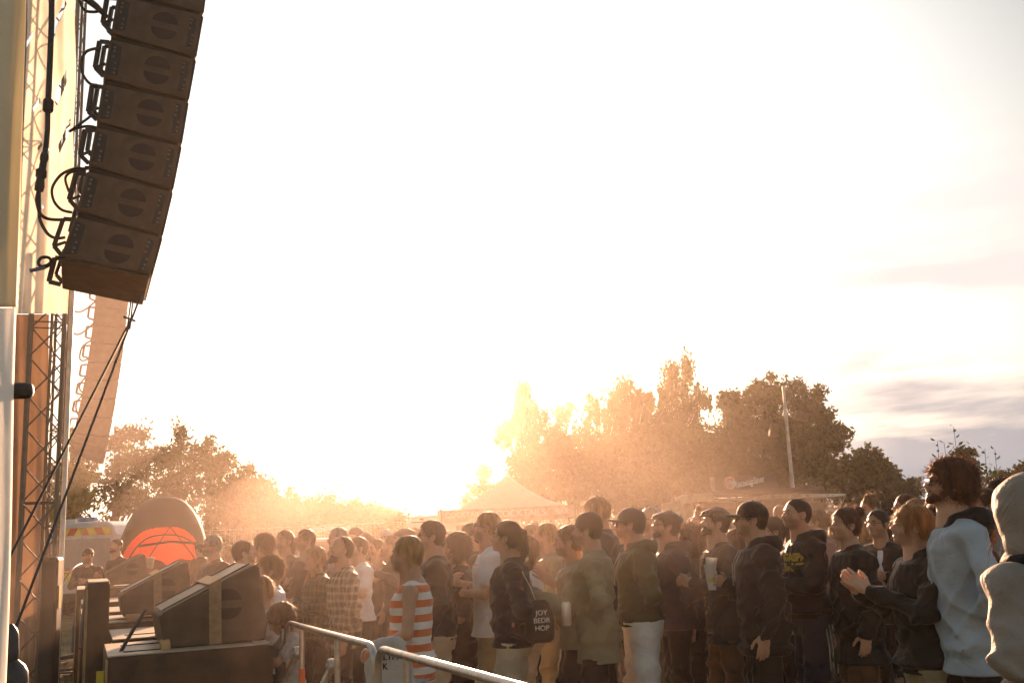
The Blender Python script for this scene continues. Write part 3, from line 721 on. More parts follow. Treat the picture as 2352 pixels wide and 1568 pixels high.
CLO = dict(black=(.009, .008, .008), charcoal=(.03, .03, .033), white=(.74, .74, .76), grey=(.3, .3, .31), lgrey=(.46, .45, .44), navy=(.02, .028, .06), denim=(.06, .09, .16), ldenim=(.33, .41, .5), olive=(.06, .06, .025),
           brown=(.09, .045, .022), beige=(.5, .42, .31), cream=(.66, .6, .5), khaki=(.3, .25, .16), red=(.3, .03, .02), maroon=(.09, .02, .02), purple=(.07, .04, .09), dpurple=(.045, .03, .045), hoodgrey=(.26, .23, .21), blue=(.09, .2, .36), teal=(.1, .26, .3), lblue=(.3, .42, .55), pink=(.5, .2, .2), orange=(.5, .14, .04), dgreen=(.03, .045, .02), sand=(.42, .36, .3))
def CL(n):
    if n == 'stripes': return cloth('cloth_striped', (.72, .7, .68), 'stripes', (.62, .16, .06))
    if n == 'pin': return cloth('cloth_pin_striped', (.6, .55, .5), 'pin', (.45, .1, .08))
    if n == 'plaid': return cloth('cloth_plaid', (.07, .05, .035), 'plaid', (.42, .36, .28))
    if n == 'dplaid': return cloth('cloth_dark_plaid', (.02, .025, .012), 'plaid', (.12, .1, .05))
    if n == 'floral': return cloth('cloth_floral', (.11, .07, .04), 'dots', (.42, .3, .22))
    if n == 'tweed': return cloth('cloth_tweed', (.06, .05, .042), 'dots', (.13, .11, .09))
    return cloth('cloth_'+n, CLO[n])
# ---------------------------------------------------------------- the crowd (px, top of head, distance, label ...)
P_ = person
CR = {}
P_(205, 1258, 17, 'man in dark cap and black sweater standing in front of the van', hat='cap', hc='dark', upper=('sweater', 'charcoal'), lower=('trousers', 'denim'), arms=('together', 'together'), yaw=R(-172), stance=(.25, -.05), lean=.0, group='crew beside the stage')
P_(268, 1237, 17, 'short haired man in a black t-shirt between the van and the dome tent', hair='crop', hc='brown', beard=.5, upper=('tee', 'black'), lower=('trousers', 'black'), yaw=R(150), arms=('hold', 'down'), group='crew beside the stage')
P_(458, 1246, 20, 'small figure in a dark red jacket standing against the red tent', hair='short', hc='dark', upper=('jacket', 'maroon'), lower=('trousers', 'black'), yaw=R(60))
P_(489, 1228, 11.6, 'grey bearded older man with glasses beside the dome tent', hair='short', hc='grey', beard=1, specs='clear', upper=('jacket', 'charcoal'), lower=('trousers', 'denim'), yaw=R(135), belly=.05, bulk=1.1)
P_(527, 1251, 16, 'fair haired face half hidden right of the grey bearded man', hair='crop', hc='blond', upper=('tee', 'lgrey'), yaw=R(150))
P_(554, 1241, 10.4, 'person seen from behind in a white shirt left of the tousled haired man', hair='short', hc='brown', upper=('shirt', 'white'), lower=('trousers', 'denim'), yaw=R(-75), arms=('hold', 'hold'))
P_(604, 1227, 10.8, 'tousled haired man in a dark jacket behind the curly haired child', hair='curlyshort', hc='brown', upper=('jacket', 'charcoal'), lower=('trousers', 'black'), yaw=R(80), arms=('face', 'down'))
P_(657, 1217, 11.8, 'smiling long haired man in a plain black t-shirt', hair='ponytail', hc='brown', beard=.5, upper=('tee', 'black'), lower=('trousers', 'black'), yaw=R(150))
P_(708, 1214, 11.0, 'dark haired man in a long dark sweater next to the pickup', hair='short', hc='dark', upper=('sweater', 'charcoal'), lower=('trousers', 'black'), yaw=R(145), arms=('together', 'down'))
CR['board'] = P_(729, 1254, 9.9, 'woman with braids, dark checked jacket and a lanyard card', sex='f', hair='braids', hc='blond', upper=('jacket', 'dplaid'), lower=('trousers', 'black'), yaw=R(120), arms=('together', 'together'))
P_(626, 1277, 8.9, 'curly haired child in a white t-shirt behind the boy with a painted face', sex='f', kid=True, hair='curlyshort', hc='dblond', upper=('tee', 'white'), lower=('trousers', 'denim'), yaw=R(110))
CR['boy'] = P_(607, 1321, 8.0, 'blond boy in a white striped sleeve sports shirt leaning at the barrier', kid=True, hair='bowl', hc='blond', upper=('tee', 'white'), lower=('shorts', 'navy'), arms=('rail', 'rail'), yaw=R(135), look=-12)
P_(668, 1378, 7.75, 'small brown haired child resting both arms over the barrier rail', kid=True, hair='shag', hc='brown', upper=('tee', 'lgrey'), lower=('shorts', 'black'), arms=('rail', 'rail'), yaw=R(120), look=-25)
P_(784, 1209, 11.4, 'tall bald man behind the man in the plaid shirt', hair='buzz', hc='grey', upper=('tee', 'grey'), lower=('trousers', 'denim'), yaw=R(130), bulk=1.1)
P_(818, 1211, 14.5, 'man in a dark hood between the bald man and the white cap', hat='beanie', hatc='charcoal', hair='short', upper=('hoodie', 'charcoal'), yaw=R(140))
P_(841, 1223, 13.2, 'man with sunglasses behind the man in the white t-shirt', hair='short', hc='brown', specs='sun', upper=('tee', 'black'), yaw=R(135))
P_(823, 1231, 10.9, 'man in a white t-shirt with folded arms beside the plaid shirt', hair='crop', hc='brown', upper=('tee', 'white'), lower=('trousers', 'black'), yaw=R(118), arms=('crossed', 'crossed'))
P_(786, 1231, 9.2, 'bearded man with receding hair in an untucked plaid shirt', hair='rim', hc='brown', beard=1, upper=('shirt', 'plaid', .76), lower=('trousers', 'black'), yaw=R(112), look=8)
P_(862, 1237, 12.4, 'young dark haired man in a black t-shirt behind folded arms man', hair='short', hc='dark', upper=('tee', 'charcoal'), yaw=R(125))
P_(884, 1215, 14.0, 'bearded man with sunglasses and a pale backwards cap', hair='short', hc='dark', beard=1, specs='sun', hat='capback', hatc='lgrey', upper=('shirt', 'black'), yaw=R(170))
P_(905, 1227, 12.2, 'person raising a bare arm to the face beside the pale cap', hair='crop', hc='dblond', upper=('tee', 'black'), yaw=R(100), arms=('face', 'face'))
P_(932, 1212, 11.6, 'man in a dark flat hat behind the man in the striped vest', hat='flat', hatc='charcoal', hair='short', hc='dark', upper=('jacket', 'charcoal'), yaw=R(100), arms=('clap', 'clap'))
P_(958, 1214, 12.8, 'blond person in a red and white pinstripe shirt', hair='shag', hc='blond', upper=('shirt', 'pin'), yaw=R(100))
P_(940, 1229, 6.7, 'sunburnt man in a sleeveless orange and white striped vest and blue shorts', hair='crop', hc='blond', upper=('tank', 'stripes', .8), lower=('shorts', 'ldenim'), arms=('belly', 'belly'), skin='tan', yaw=R(88), bulk=1.16, belly=.02)
P_(992, 1195, 8.1, 'man with sunglasses, black sweater and pale shorts', hair='short', hc='brown', specs='sun', upper=('sweater', 'black'), lower=('wide', 'beige'), yaw=R(95), arms=('pocket', 'down'), bulk=1.05)
P_(1031, 1218, 14.8, 'small bearded face peeking right of the black sweater', hair='short', hc='brown', beard=.5, upper=('tee', 'grey'), yaw=R(160))
P_(1022, 1231, 8.9, 'woman with a ponytail and a white printed t-shirt', sex='f', hair='ponytail', hc='dblond', upper=('tee', 'white'), lower=('trousers', 'black'), yaw=R(80), arms=('down', 'down'))
P_(1052, 1223, 8.7, 'dark haired woman in a long black dress with bare forearms', sex='f', hair='bob', hc='black', upper=('dress', 'black', .42, 1.0), lower=('leggings', 'black'), yaw=R(85), arms=('down', 'pocket'), bulk=1.1)
P_(1087, 1200, 9.9, 'man in a peaked cap and olive jacket behind the white t-shirt', hat='cap', hatc='olive', hair='short', upper=('jacket', 'olive'), lower=('trousers', 'khaki'), yaw=R(95))
CR['print'] = P_(1117, 1175, 8.4, 'tall man with flat top hair, sunglasses and a printed white t-shirt', hair='crop', hc='blond', specs='sun', upper=('tee', 'white', .82), lower=('shorts', 'khaki'), yaw=R(92), arms=('crossed', 'crossed'), bulk=1.05)
P_(1164, 1195, 7.6, 'woman with tied back hair in a black pullover and beige shorts', sex='f', hair='ponytail', hc='dark', upper=('sweater', 'black'), lower=('shorts', 'beige'), yaw=R(88), arms=('pocket', 'pocket'), bulk=1.12)
P_(1207, 1232, 8.6, 'long haired woman in a pale top behind the beige shorts', sex='f', hair='long', hc='dblond', upper=('tee', 'white'), lower=('trousers', 'cream'), yaw=R(85))
P_(1224, 1203, 11.5, 'person with short hair facing the stage inside the sun glare', hair='short', hc='dblond', upper=('tee', 'sand'), yaw=R(95))
P_(1261, 1200, 9.4, 'short haired man in a khaki shirt at the brightest part of the crowd', hair='crop', hc='blond', upper=('shirt', 'khaki'), lower=('trousers', 'khaki'), yaw=R(92), arms=('hold', 'hold'))
P_(1312, 1205, 7.9, 'man in an open jacket clapping with a drink can at his hip', hair='short', hc='dblond', upper=('jacket', 'khaki'), under='cream', lower=('shorts', 'black'), yaw=R(92), arms=('together', 'clap'), bulk=1.05)
P_(1357, 1177, 7.7, 'man in a smooth beanie and long pale brown shirt seen from behind', hat='beanie', hatc='brown', hair='short', hc='brown', upper=('shirt', 'khaki', .7), lower=('shorts', 'black'), yaw=R(75), arms=('clap', 'pocket'), bulk=1.12)
P_(1380, 1143, 9.6, 'tall tousled blond man above the beanie', hair='shag', hc='blond', upper=('jacket', 'charcoal'), lower=('trousers', 'black'), yaw=R(82))
P_(1424, 1191, 11.0, 'small dark haired person with round glasses left of the grey cap', sex='f', hair='short', hc='dark', specs='clear', upper=('jacket', 'charcoal'), yaw=R(100))
P_(1459, 1165, 8.0, 'man in a grey cap, dark hooded top and white trousers', hat='cap', hatc='charcoal', hair='short', hc='dark', specs='sun', upper=('hoodie', 'olive', .9), lower=('wide', 'white'), yaw=R(88), arms=('pocket', 'pocket'), bulk=1.15, look=10)
P_(1494, 1163, 9.8, 'white haired man in a pale shirt behind the grey cap', hair='rim', hc='white', specs='clear', upper=('shirt', 'lgrey'), lower=('trousers', 'khaki'), yaw=R(95))
P_(1536, 1172, 8.4, 'smiling man in a flat cap, round sunglasses and a purple brown hoodie', hat='flat', hatc='charcoal', hair='short', hc='brown', specs='sun', beard=.5, upper=('hoodie', 'dpurple'), lower=('trousers', 'black'), yaw=R(95), arms=('hold', 'pocket'), look=12, bulk=1.1)
P_(1581, 1201, 9.2, 'woman with frizzy ginger hair and a black jacket behind the flat cap', sex='f', hair='frizz', hc='red', upper=('jacket', 'black'), lower=('trousers', 'black'), yaw=R(85))
P_(1597, 1187, 11.4, 'person in a small black cap left of the bearded flat cap man', hat='cap', hatc='black', hair='short', upper=('jacket', 'black'), yaw=R(120))
P_(1613, 1167, 10.6, 'fair haired man with glasses partly behind the bearded flat cap man', hair='quiff', hc='dblond', specs='clear', upper=('jacket', 'navy'), yaw=R(100))
P_(1627, 1203, 9.9, 'woman in a light blue jacket behind clasped hands', sex='f', hair='bun', hc='blond', upper=('jacket', 'teal'), lower=('trousers', 'black'), yaw=R(95))
P_(1645, 1164, 8.1, 'bearded man in a tweed flat cap and open flowered shirt, hands clasped', hat='flat', hatc='tweed', hair='short', hc='brown', beard=1, upper=('jacket', 'charcoal', .74), under='floral', lower=('trousers', 'brown'), yaw=R(97), arms=('together', 'together'), look=9)
P_(1699, 1214, 8.8, 'smiling woman with red hair between the two capped men', sex='f', hair='long', hc='red', upper=('jacket', 'black'), yaw=R(100))
CR['cup'] = P_(1724, 1151, 7.3, 'man in a black baseball cap and black coat holding stacked plastic cups', hat='cap', hatc='black', hair='short', hc='brown', specs='clear', upper=('hoodie', 'black', .74), lower=('shorts', 'black'), yaw=R(90), arms=('hold', 'down'), bulk=1.12, look=9)
P_(1781, 1186, 9.2, 'woman with dark pulled back hair leaning her head beside the black cap', sex='f', hair='ponytail', hc='dark', upper=('jacket', 'black'), lower=('trousers', 'black'), yaw=R(100))
P_(1788, 1159, 12.5, 'short red haired head seen from behind under the bar roof', hair='crop', hc='red', upper=('tee', 'black'), yaw=R(-10))
CR['crew'] = P_(1840, 1143, 7.9, 'crew cut man with folded arms, yellow lettering on a black hoodie', hair='buzz', hc='brown', upper=('hoodie', 'black', .9), lower=('shorts', 'navy'), yaw=R(97), arms=('crossed', 'crossed'), look=10, bulk=1.12)
P_(1878, 1150, 12.2, 'brown haired man in the distance behind the crew cut man', hair='short', hc='brown', upper=('shirt', 'black'), yaw=R(80))
P_(1877, 1169, 10.4, 'woman with a long ponytail and purple top behind the crew cut man', sex='f', hair='ponytail', hc='dblond', upper=('sweater', 'purple'), yaw=R(80))
P_(1905, 1173, 19, 'tiny far figure in front of the pale bar banner', hair='short', hc='dark', upper=('shirt', 'charcoal'), yaw=R(170))
P_(1939, 1166, 7.5, 'woman with a messy auburn bun in a black coat', sex='f', hair='bun', hc='red', upper=('coat', 'black', .66), lower=('wide', 'brown'), yaw=R(94), arms=('down', 'down'), bulk=1.08)
P_(1982, 1176, 10.8, 'person with a grey headscarf behind the auburn bun', sex='f', hat='beanie', hatc='grey', hair='long', hc='blond', upper=('jacket', 'black'), yaw=R(80))
P_(2005, 1140, 11.2, 'man with a spiky mohawk behind the man with glasses', hair='mohawk', hc='dblond', upper=('jacket', 'charcoal'), yaw=R(110))
P_(2041, 1152, 12.4, 'dark curly head behind the spiky mohawk', hair='curlyshort', hc='dark', upper=('jacket', 'black'), yaw=R(60))
P_(2020, 1169, 8.6, 'man with thin glasses in a black jacket over a white t-shirt', hair='crop', hc='black', specs='clear', upper=('jacket', 'black'), under='white', lower=('trousers', 'black'), yaw=R(148), hyaw=-25, arms=('together', 'together'), skin='tan')
P_(2086, 1133, 9.8, 'short red haired head above the clapping youth', hair='crop', hc='red', upper=('jacket', 'charcoal'), yaw=R(70))
P_(2113, 1147, 9.0, 'blond person just behind the clapping youth', sex='f', hair='shag', hc='blond', upper=('jacket', 'sand'), yaw=R(80))
P_(2148, 1150, 7.6, 'man in dark sunglasses and cap between the clapper and the tall man', hat='cap', hatc='black', hair='short', hc='dark', specs='sun', upper=('jacket', 'black'), yaw=R(160))
CR['clap'] = P_(2093, 1160, 6.0, 'youth with bowl cut hair clapping in a black hoodie', hair='bowl', hc='blond', skin='pale', upper=('hoodie', 'black', .8), lower=('wide', 'khaki'), arms=('clap', 'clap'), yaw=R(93), look=10, bulk=1.24)
P_(2184, 1052, 5.7, 'tall man with curly auburn hair and sunglasses in a light denim shirt', hair='curly', hc='red', specs='sun', beard=.5, skin='fair', upper=('shirt', 'ldenim', .74, 2), hood='black', lower=('trousers', 'black'), yaw=R(78), look=14, arms=('down', 'pocket'), bulk=1.12)
P_(2248, 1178, 7.2, 'long brown haired woman seen from behind right of the denim shirt', sex='f', hair='long', hc='brown', upper=('jacket', 'black'), lower=('trousers', 'black'), yaw=R(60))
P_(2272, 1120, 7.4, 'man holding a hand to his mouth near the right edge', hair='short', hc='brown', upper=('shirt', 'lblue'), lower=('trousers', 'black'), yaw=R(85), arms=('face', 'face'))
P_(2300, 1103, 8.2, 'dark curly haired person behind the raised hood', hair='curlyshort', hc='dark', upper=('jacket', 'charcoal'), yaw=R(85))
P_(2366, 1090, 3.9, 'person with the grey hood up at the right edge of the crowd', hat='hood', hatc='hoodgrey', hair='short', upper=('hoodie', 'hoodgrey', .84), lower=('trousers', 'charcoal'), yaw=R(22), hyaw=0, arms=('pocket', 'pocket'), size=1.0, bulk=.95, scarf=True)
# ---------------------------------------------------------------- ground
def ground():
    m = mat('dry_grass_ground', (.17, .115, .055), rough=.95, noise=.35, nscale=1.1, bump=1., bscale=22, spec=.1, c2=(.30, .22, .11))
    nx, ny = 90, 90
    xs = np.sign(np.linspace(-1, 1, nx))*np.abs(np.linspace(-1, 1, nx))**2*700; ys = -12+(np.linspace(0, 1, ny)**2.2)*1500
    X, Y = np.meshgrid(xs, ys, indexing='ij'); Z = 0*X
    V = np.stack([X, Y, Z], -1).reshape(-1, 3); i = np.arange(nx-1)[:, None]*ny+np.arange(ny-1)[None]
    F = np.stack([i, i+ny, i+ny+1, i+1], -1).reshape(-1, 4)
    o = np_mesh('ground', V, F, m, True); tag(o, 'trampled dry grass field under the crowd', None, kind='structure')
    r = np.random.default_rng(3); n = 26000
    # short dry blades where the ground shows
    P = np.concatenate([np.stack([r.uniform(-11, -3, n//2), r.uniform(9, 26, n//2)], 1), np.stack([r.uniform(0, 7.5, n//2), r.uniform(8.5, 22, n//2)], 1)])
    n = len(P); a = r.uniform(0, PI, n); wd = .006; h = r.uniform(.02, .075, n); ln = r.uniform(-.03, .03, (n, 2))
    b = np.stack([P[:, 0], P[:, 1], 0*h], 1); dx = np.stack([np.cos(a)*wd, np.sin(a)*wd, 0*a], 1); t = b+np.stack([ln[:, 0], ln[:, 1], h], 1)
    V = np.stack([b-dx, b+dx, t], 1).reshape(-1, 3); F = np.arange(3*n).reshape(-1, 3)
    o = np_mesh('grass', V, F, mat('dry_blades', (.26, .2, .08), rough=.8, noise=.4, nscale=.7, trans=.4, c2=(.2, .22, .06)), False)
    tag(o, 'short sunlit straw coloured grass blades on the trampled field', 'grass', kind='stuff')
ground()
# ---------------------------------------------------------------- trees
BARK = mat('bark', (.07, .05, .035), rough=.9, noise=.4, nscale=8, bump=.8, bscale=30)
BIRCH = mat('birch_bark', (.5, .45, .38), rough=.8, noise=.6, nscale=7, bump=.3, stretch=(1, 1, .3))
def leafmat(n, c): return mat('leaf_'+n, c, rough=.6, noise=.4, nscale=.6, trans=.22, spec=.15, c2=tuple(q*1.7 for q in c))
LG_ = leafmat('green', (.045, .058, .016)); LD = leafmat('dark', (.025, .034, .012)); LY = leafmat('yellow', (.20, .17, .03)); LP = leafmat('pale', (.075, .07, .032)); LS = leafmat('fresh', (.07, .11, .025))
def leaves(C, rad, n, size, r, droop=0., asp=2.0, flat=.5):
    """n leaves around clump centres C (k,3) with radii rad (k,)"""
    k = r.integers(0, len(C), n); u = r.normal(size=(n, 3)); u /= np.linalg.norm(u, axis=1)[:, None]
    q = u*(r.uniform(0, 1, (n, 1))**.45)*rad[k][:, None]
    if droop: q[:, 0] *= .6; q[:, 1] *= .6; q[:, 2] = q[:, 2]*1.6-.3*rad[k]
    P = C[k]+q
    d = r.normal(size=(n, 3)); d[:, 2] -= .5+droop*2.2; d /= np.linalg.norm(d, axis=1)[:, None]
    s = np.cross(d, r.normal(size=(n, 3))); s /= np.linalg.norm(s, axis=1)[:, None]+1e-9
    L_ = (size*r.uniform(.35, 1.0, n)**1.5*1.9)[:, None]; W_ = L_/asp/2
    V = np.stack([P, P+d*L_*.45+s*W_, P+d*L_, P+d*L_*.45-s*W_], 1).reshape(-1, 3)
    return V, np.arange(4*n).reshape(-1, 4)
def tree(name, label, Y, blobs, base=None, lm=None, bark=None, dens=230, size=.16, droop=0., seed=0, group=None, trunk=.16, clump=.5, cat_='tree', fill=.55, gap=1.0, zb=None, depth=.8, airy=0):
    r = np.random.default_rng(seed+100); k = Y/2300.
    W = []
    for px, py, rx, ry in blobs:
        c = at(px, py, Y); W.append((c.x, c.z, rx*k, ry*k))
    bx = at(base, 1200, Y).x if base else sum(w[0]*w[2] for w in W)/sum(w[2] for w in W)
    root = empty(name, (bx, Y, 0), 0, label, cat_, group); o = np.array([bx, Y, 0])
    C = []; RR = []; area = 0
    for x, z, rx, rz in W:
        a = PI*rx*rz; area += a; nc = max(6, int(a*3.4/clump**2*gap*.4))
        u = r.normal(size=(nc, 3)); u /= np.linalg.norm(u, axis=1)[:, None]; q = u*(r.uniform(0, 1, (nc, 1))**fill)
        C.append(np.array([x, Y, z])+q*np.array([rx, max(.5, (rx+rz)/2*depth), rz])*(1-.0)); RR.append(clump*r.uniform(.45, 1.25, nc))
    C = np.concatenate(C); RR = np.concatenate(RR); m = C[:, 2]-RR > (.1 if zb is None else zb); C = C[m]; RR = RR[m]
    V, F = leaves(C, RR, int(area*dens*2.1), size*1.1, r, droop)
    V[:, 2] = np.maximum(V[:, 2], .02)
    np_mesh('crown', V-o, F, lm or LG_, False, root)
    # trunk, limbs and twigs
    top = max(w[1]+w[3]*.55 for w in W); b = MB(); lean = r.uniform(-.2, .2, 2)
    tp = [(0, 0, -.1)]; 
    for i in range(1, 8): t = i/7; tp.append((lean[0]*t+math.sin(t*5+seed)*.08, lean[1]*t, top*t))
    # bend the trunk toward the highest blob
    hb = max(W, key=lambda w: w[1]+w[3]); 
    tp = [(x+(hb[0]-bx)*(max(0, z/top))**1.3, y, z) for x, y, z in tp]
    b.tube(tp, [trunk*(1.15-.95*i/7) for i in range(8)], 8)
    for i in range(min(150, len(C))):
        c = C[r.integers(0, len(C))]-o; t = np.clip((c[2]/top)*r.uniform(.45, .8), .1, .92); j = min(6, int(t*7)); fr = t*7-j
        p0 = np.array(tp[j])*(1-fr)+np.array(tp[j+1])*fr; mid = (p0+c)/2+np.array([0, 0, r.uniform(-.1, .3)])
        w0 = trunk*(.35-.2*t)*r.uniform(.3, 1)*(1 if i < 40 else .5); b.tube([p0, mid, c], [w0, w0*.55, w0*.2], 5)
    b.build('trunk', bark or BARK, root, smooth=True)
    return root
G1 = 'trees along the left edge of the field'; G2 = 'trees behind the bar stand'
tree('poplar_tree', 'thin poplar behind the far loudspeaker column', 46, [(165, 1010, 30, 30), (185, 1070, 40, 50), (160, 1120, 30, 60)], base=172, seed=1, group=G1, dens=190, gap=.9, clump=.45)
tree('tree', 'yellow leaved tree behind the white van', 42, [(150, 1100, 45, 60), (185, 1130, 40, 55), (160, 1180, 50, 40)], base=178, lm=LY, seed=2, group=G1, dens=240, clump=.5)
tree('poplar_tree', 'airy poplar between the van and the dome tent', 46, [(270, 1000, 28, 26), (318, 1000, 22, 26), (290, 1045, 55, 45), (262, 1100, 35, 45), (325, 1095, 34, 45), (345, 1048, 16, 24), (290, 1150, 60, 38)], base=265, seed=3, group=G1, dens=220, gap=1.25, clump=.55)
tree('poplar_tree', 'tall poplar with a rounded top above the dome tent', 47, [(410, 1000, 26, 26), (390, 1050, 42, 40), (440, 1060, 34, 50), (400, 1110, 55, 48), (395, 1165, 50, 35)], base=415, seed=4, group=G1, dens=210, gap=1.0, clump=.4)
tree('poplar_tree', 'broad tree right of the rounded poplar', 47, [(480, 1035, 30, 30), (515, 1050, 24, 32), (500, 1085, 42, 40), (460, 1130, 40, 50), (525, 1120, 20, 40)], base=478, seed=5, group=G1, dens=210, gap=1.0, clump=.4)
tree('tree', 'dense dark round tree left of the pale bushes', 42, [(560, 1145, 62, 55), (590, 1130, 40, 40), (530, 1180, 55, 50), (610, 1180, 45, 45)], base=570, lm=LD, seed=6, group=G1, dens=420, gap=1.4, clump=.55, depth=.6)
tree('conifer_tree', 'small pointed conifer over the dark round tree', 52, [(572, 1073, 5, 8), (572, 1085, 11, 10), (572, 1100, 17, 14)], base=572, lm=LD, seed=7, group=G1, dens=300, clump=.3)
for i, (x, y, a, b_, l) in enumerate([(615, 1170, 48, 45, 'pale willow bush behind the grey bearded man'), (675, 1165, 50, 45, 'pale willow bush with smoke drifting in front'), (745, 1170, 52, 40, 'pale willow bush behind the pickup roof bar'), (810, 1178, 48, 36, 'pale low bush behind the bald man'), (865, 1180, 44, 34, 'feathery bush left of the fence corner'), (912, 1190, 30, 28, 'last small pale bush before the gap')]):
    tree('willow_bush', l, 41+i*.7, [(x, y, a, b_), (x-a*.4, y+12, a*.7, b_*.8), (x+a*.45, y+10, a*.6, b_*.85), (x, y+30, a, b_*.8)], base=x, lm=LP, seed=10+i, group='pale bushes behind the fence', dens=420, gap=1.3, clump=.4, trunk=.07, cat_='bush', size=.13, depth=.6)
tree('tree', 'small hazy tree behind the peak of the cocktail tent', 55, [(1112, 1085, 16, 20), (1100, 1115, 30, 25), (1125, 1130, 30, 30), (1078, 1150, 20, 20)], base=1105, seed=20, group=G2, dens=200)
tree('birch_tree', 'drooping birch at the left end of the tree row', 52, [(1205, 902, 31.72, 31.36), (1210, 947, 51.24, 40.32), (1195, 987, 54.9, 33.6), (1165, 992, 26.84, 26.88), (1225, 1002, 42.7, 33.6)], base=1210, bark=BIRCH, droop=1, seed=21, group=G2, dens=230, gap=1.1, clump=.5)
tree('tree', 'slim leaning tree between the two left birches', 55, [(1304, 935, 18, 22), (1290, 965, 22, 28), (1275, 1010, 28, 40)], base=1262, seed=22, group=G2, dens=200, clump=.4)
tree('birch_tree', 'bare looking birch with its white stem showing through', 51, [(1368, 922, 24.4, 22.4), (1375, 957, 43.92, 35.84), (1350, 987, 34.16, 33.6), (1395, 1002, 36.6, 40.32), (1360, 1062, 36.6, 44.8)], base=1392, bark=BIRCH, droop=1, seed=23, group=G2, dens=170, gap=.9, clump=.45)
tree('birch_tree', 'full birch left of the tallest one', 52, [(1440, 887, 29.28, 26.88), (1435, 927, 51.24, 44.8), (1465, 937, 29.28, 40.32), (1430, 972, 48.8, 40.32), (1480, 992, 29.28, 33.6)], base=1440, bark=BIRCH, droop=1, seed=24, group=G2, dens=260, clump=.5)
tree('birch_tree', 'tallest birch with a loose hanging top', 52, [(1552, 842, 31.72, 29.12), (1578, 837, 12.2, 24.64), (1550, 887, 46.36, 35.84), (1520, 917, 36.6, 33.6), (1580, 927, 46.36, 38.08), (1550, 967, 67.1, 47.04), (1612, 907, 19.52, 24.64)], base=1545, bark=BIRCH, droop=1, seed=25, group=G2, dens=240, clump=.5)
for i, (x, y, a, b_, l) in enumerate([(1225, 1090, 70, 75, 'lower leafy tree under the left birch'), (1320, 1075, 70, 85, 'lower leafy tree under the slim leaning tree'), (1415, 1085, 65, 90, 'lower leafy tree behind the tousled blond man'), (1500, 1060, 75, 100, 'wide dark tree below the tallest birch'), (1590, 1050, 75, 100, 'dense tree just left of the beer sign')]):
    tree('tree', l, 49-.4*i, [(x, y, a, b_), (x-a*.5, y-b_*.45, a*.5, b_*.45), (x+a*.5, y-b_*.35, a*.5, b_*.5), (x, y+b_*.5, a*1.05, b_*.7)], base=x, seed=30+i, group=G2, dens=330, gap=1.2, clump=.55)
tree('oak_tree', 'great round tree behind the lamp pole', 50, [(1785, 905, 70, 48), (1700, 930, 55, 45), (1860, 930, 50, 45), (1720, 1000, 95, 80), (1830, 1000, 100, 85), (1900, 1000, 52, 62), (1680, 1060, 70, 80), (1800, 1090, 120, 80), (1900, 1085, 60, 60)], base=1790, seed=40, group=G2, dens=330, gap=1.15, clump=.5, trunk=.35)
tree('tree', 'mid sized tree right of the great round tree', 50, [(1985, 1045, 26, 26), (2010, 1055, 34, 34), (1960, 1080, 40, 45), (2040, 1085, 30, 34), (2000, 1110, 60, 40)], base=1990, seed=41, group=G2, dens=250, clump=.45)
tree('tree', 'low bushy tree sloping down toward the right shoots', 47, [(2065, 1105, 26, 26), (2085, 1125, 28, 22), (2040, 1135, 45, 28), (1930, 1130, 70, 35)], base=2050, seed=42, lm=LP, group=G2, dens=280, clump=.4)
tree('conifer_tree', 'tiny far conifer left of the leafy shoots', 62, [(2107, 1100, 5, 8), (2108, 1113, 10, 9), (2108, 1126, 15, 9)], base=2108, lm=LD, seed=43, group=G2, dens=300, clump=.3)
tree('tree', 'dark far tree right above the curly haired man', 42, [(2214, 1043, 16, 12), (2222, 1064, 22, 18), (2205, 1080, 26, 20), (2225, 1100, 30, 25)], base=2216, lm=LD, seed=44, group=G2, dens=420, clump=.35)
tree('tree', 'far tree between the shoots and the raised hood', 55, [(2300, 1090, 20, 14), (2290, 1110, 28, 20), (2330, 1095, 22, 22)], base=2300, lm=LD, seed=45, group=G2, dens=350, clump=.35)
tree('tree', 'far tree at the right edge above the hood', 55, [(2350, 1075, 22, 22), (2370, 1095, 30, 30)], base=2352, lm=LD, seed=46, group=G2, dens=350, clump=.35)
def woods():
    r = np.random.default_rng(77); C = []; RR = []
    for i in range(900):
        px = r.uniform(-100, 2500); Y = r.uniform(64, 74); top = np.interp(px, [-100, 300, 900, 1000, 1100, 1300, 2000, 2500], [1175, 1180, 1180, 1172, 1180, 1160, 1130, 1120])
        p = at(px, top, Y); C.append((p.x, Y, r.uniform(.8, max(1.2, p.z-1.2)))); RR.append(r.uniform(.7, 1.4))
    V, F = leaves(np.array(C), np.array(RR), 80000, .32, r)
    V[:, 2] = np.maximum(V[:, 2], .02)
    o = np_mesh('distant_woods', V, F, LD, False); tag(o, 'low belt of far woods along the horizon', 'woods', kind='stuff')
woods()
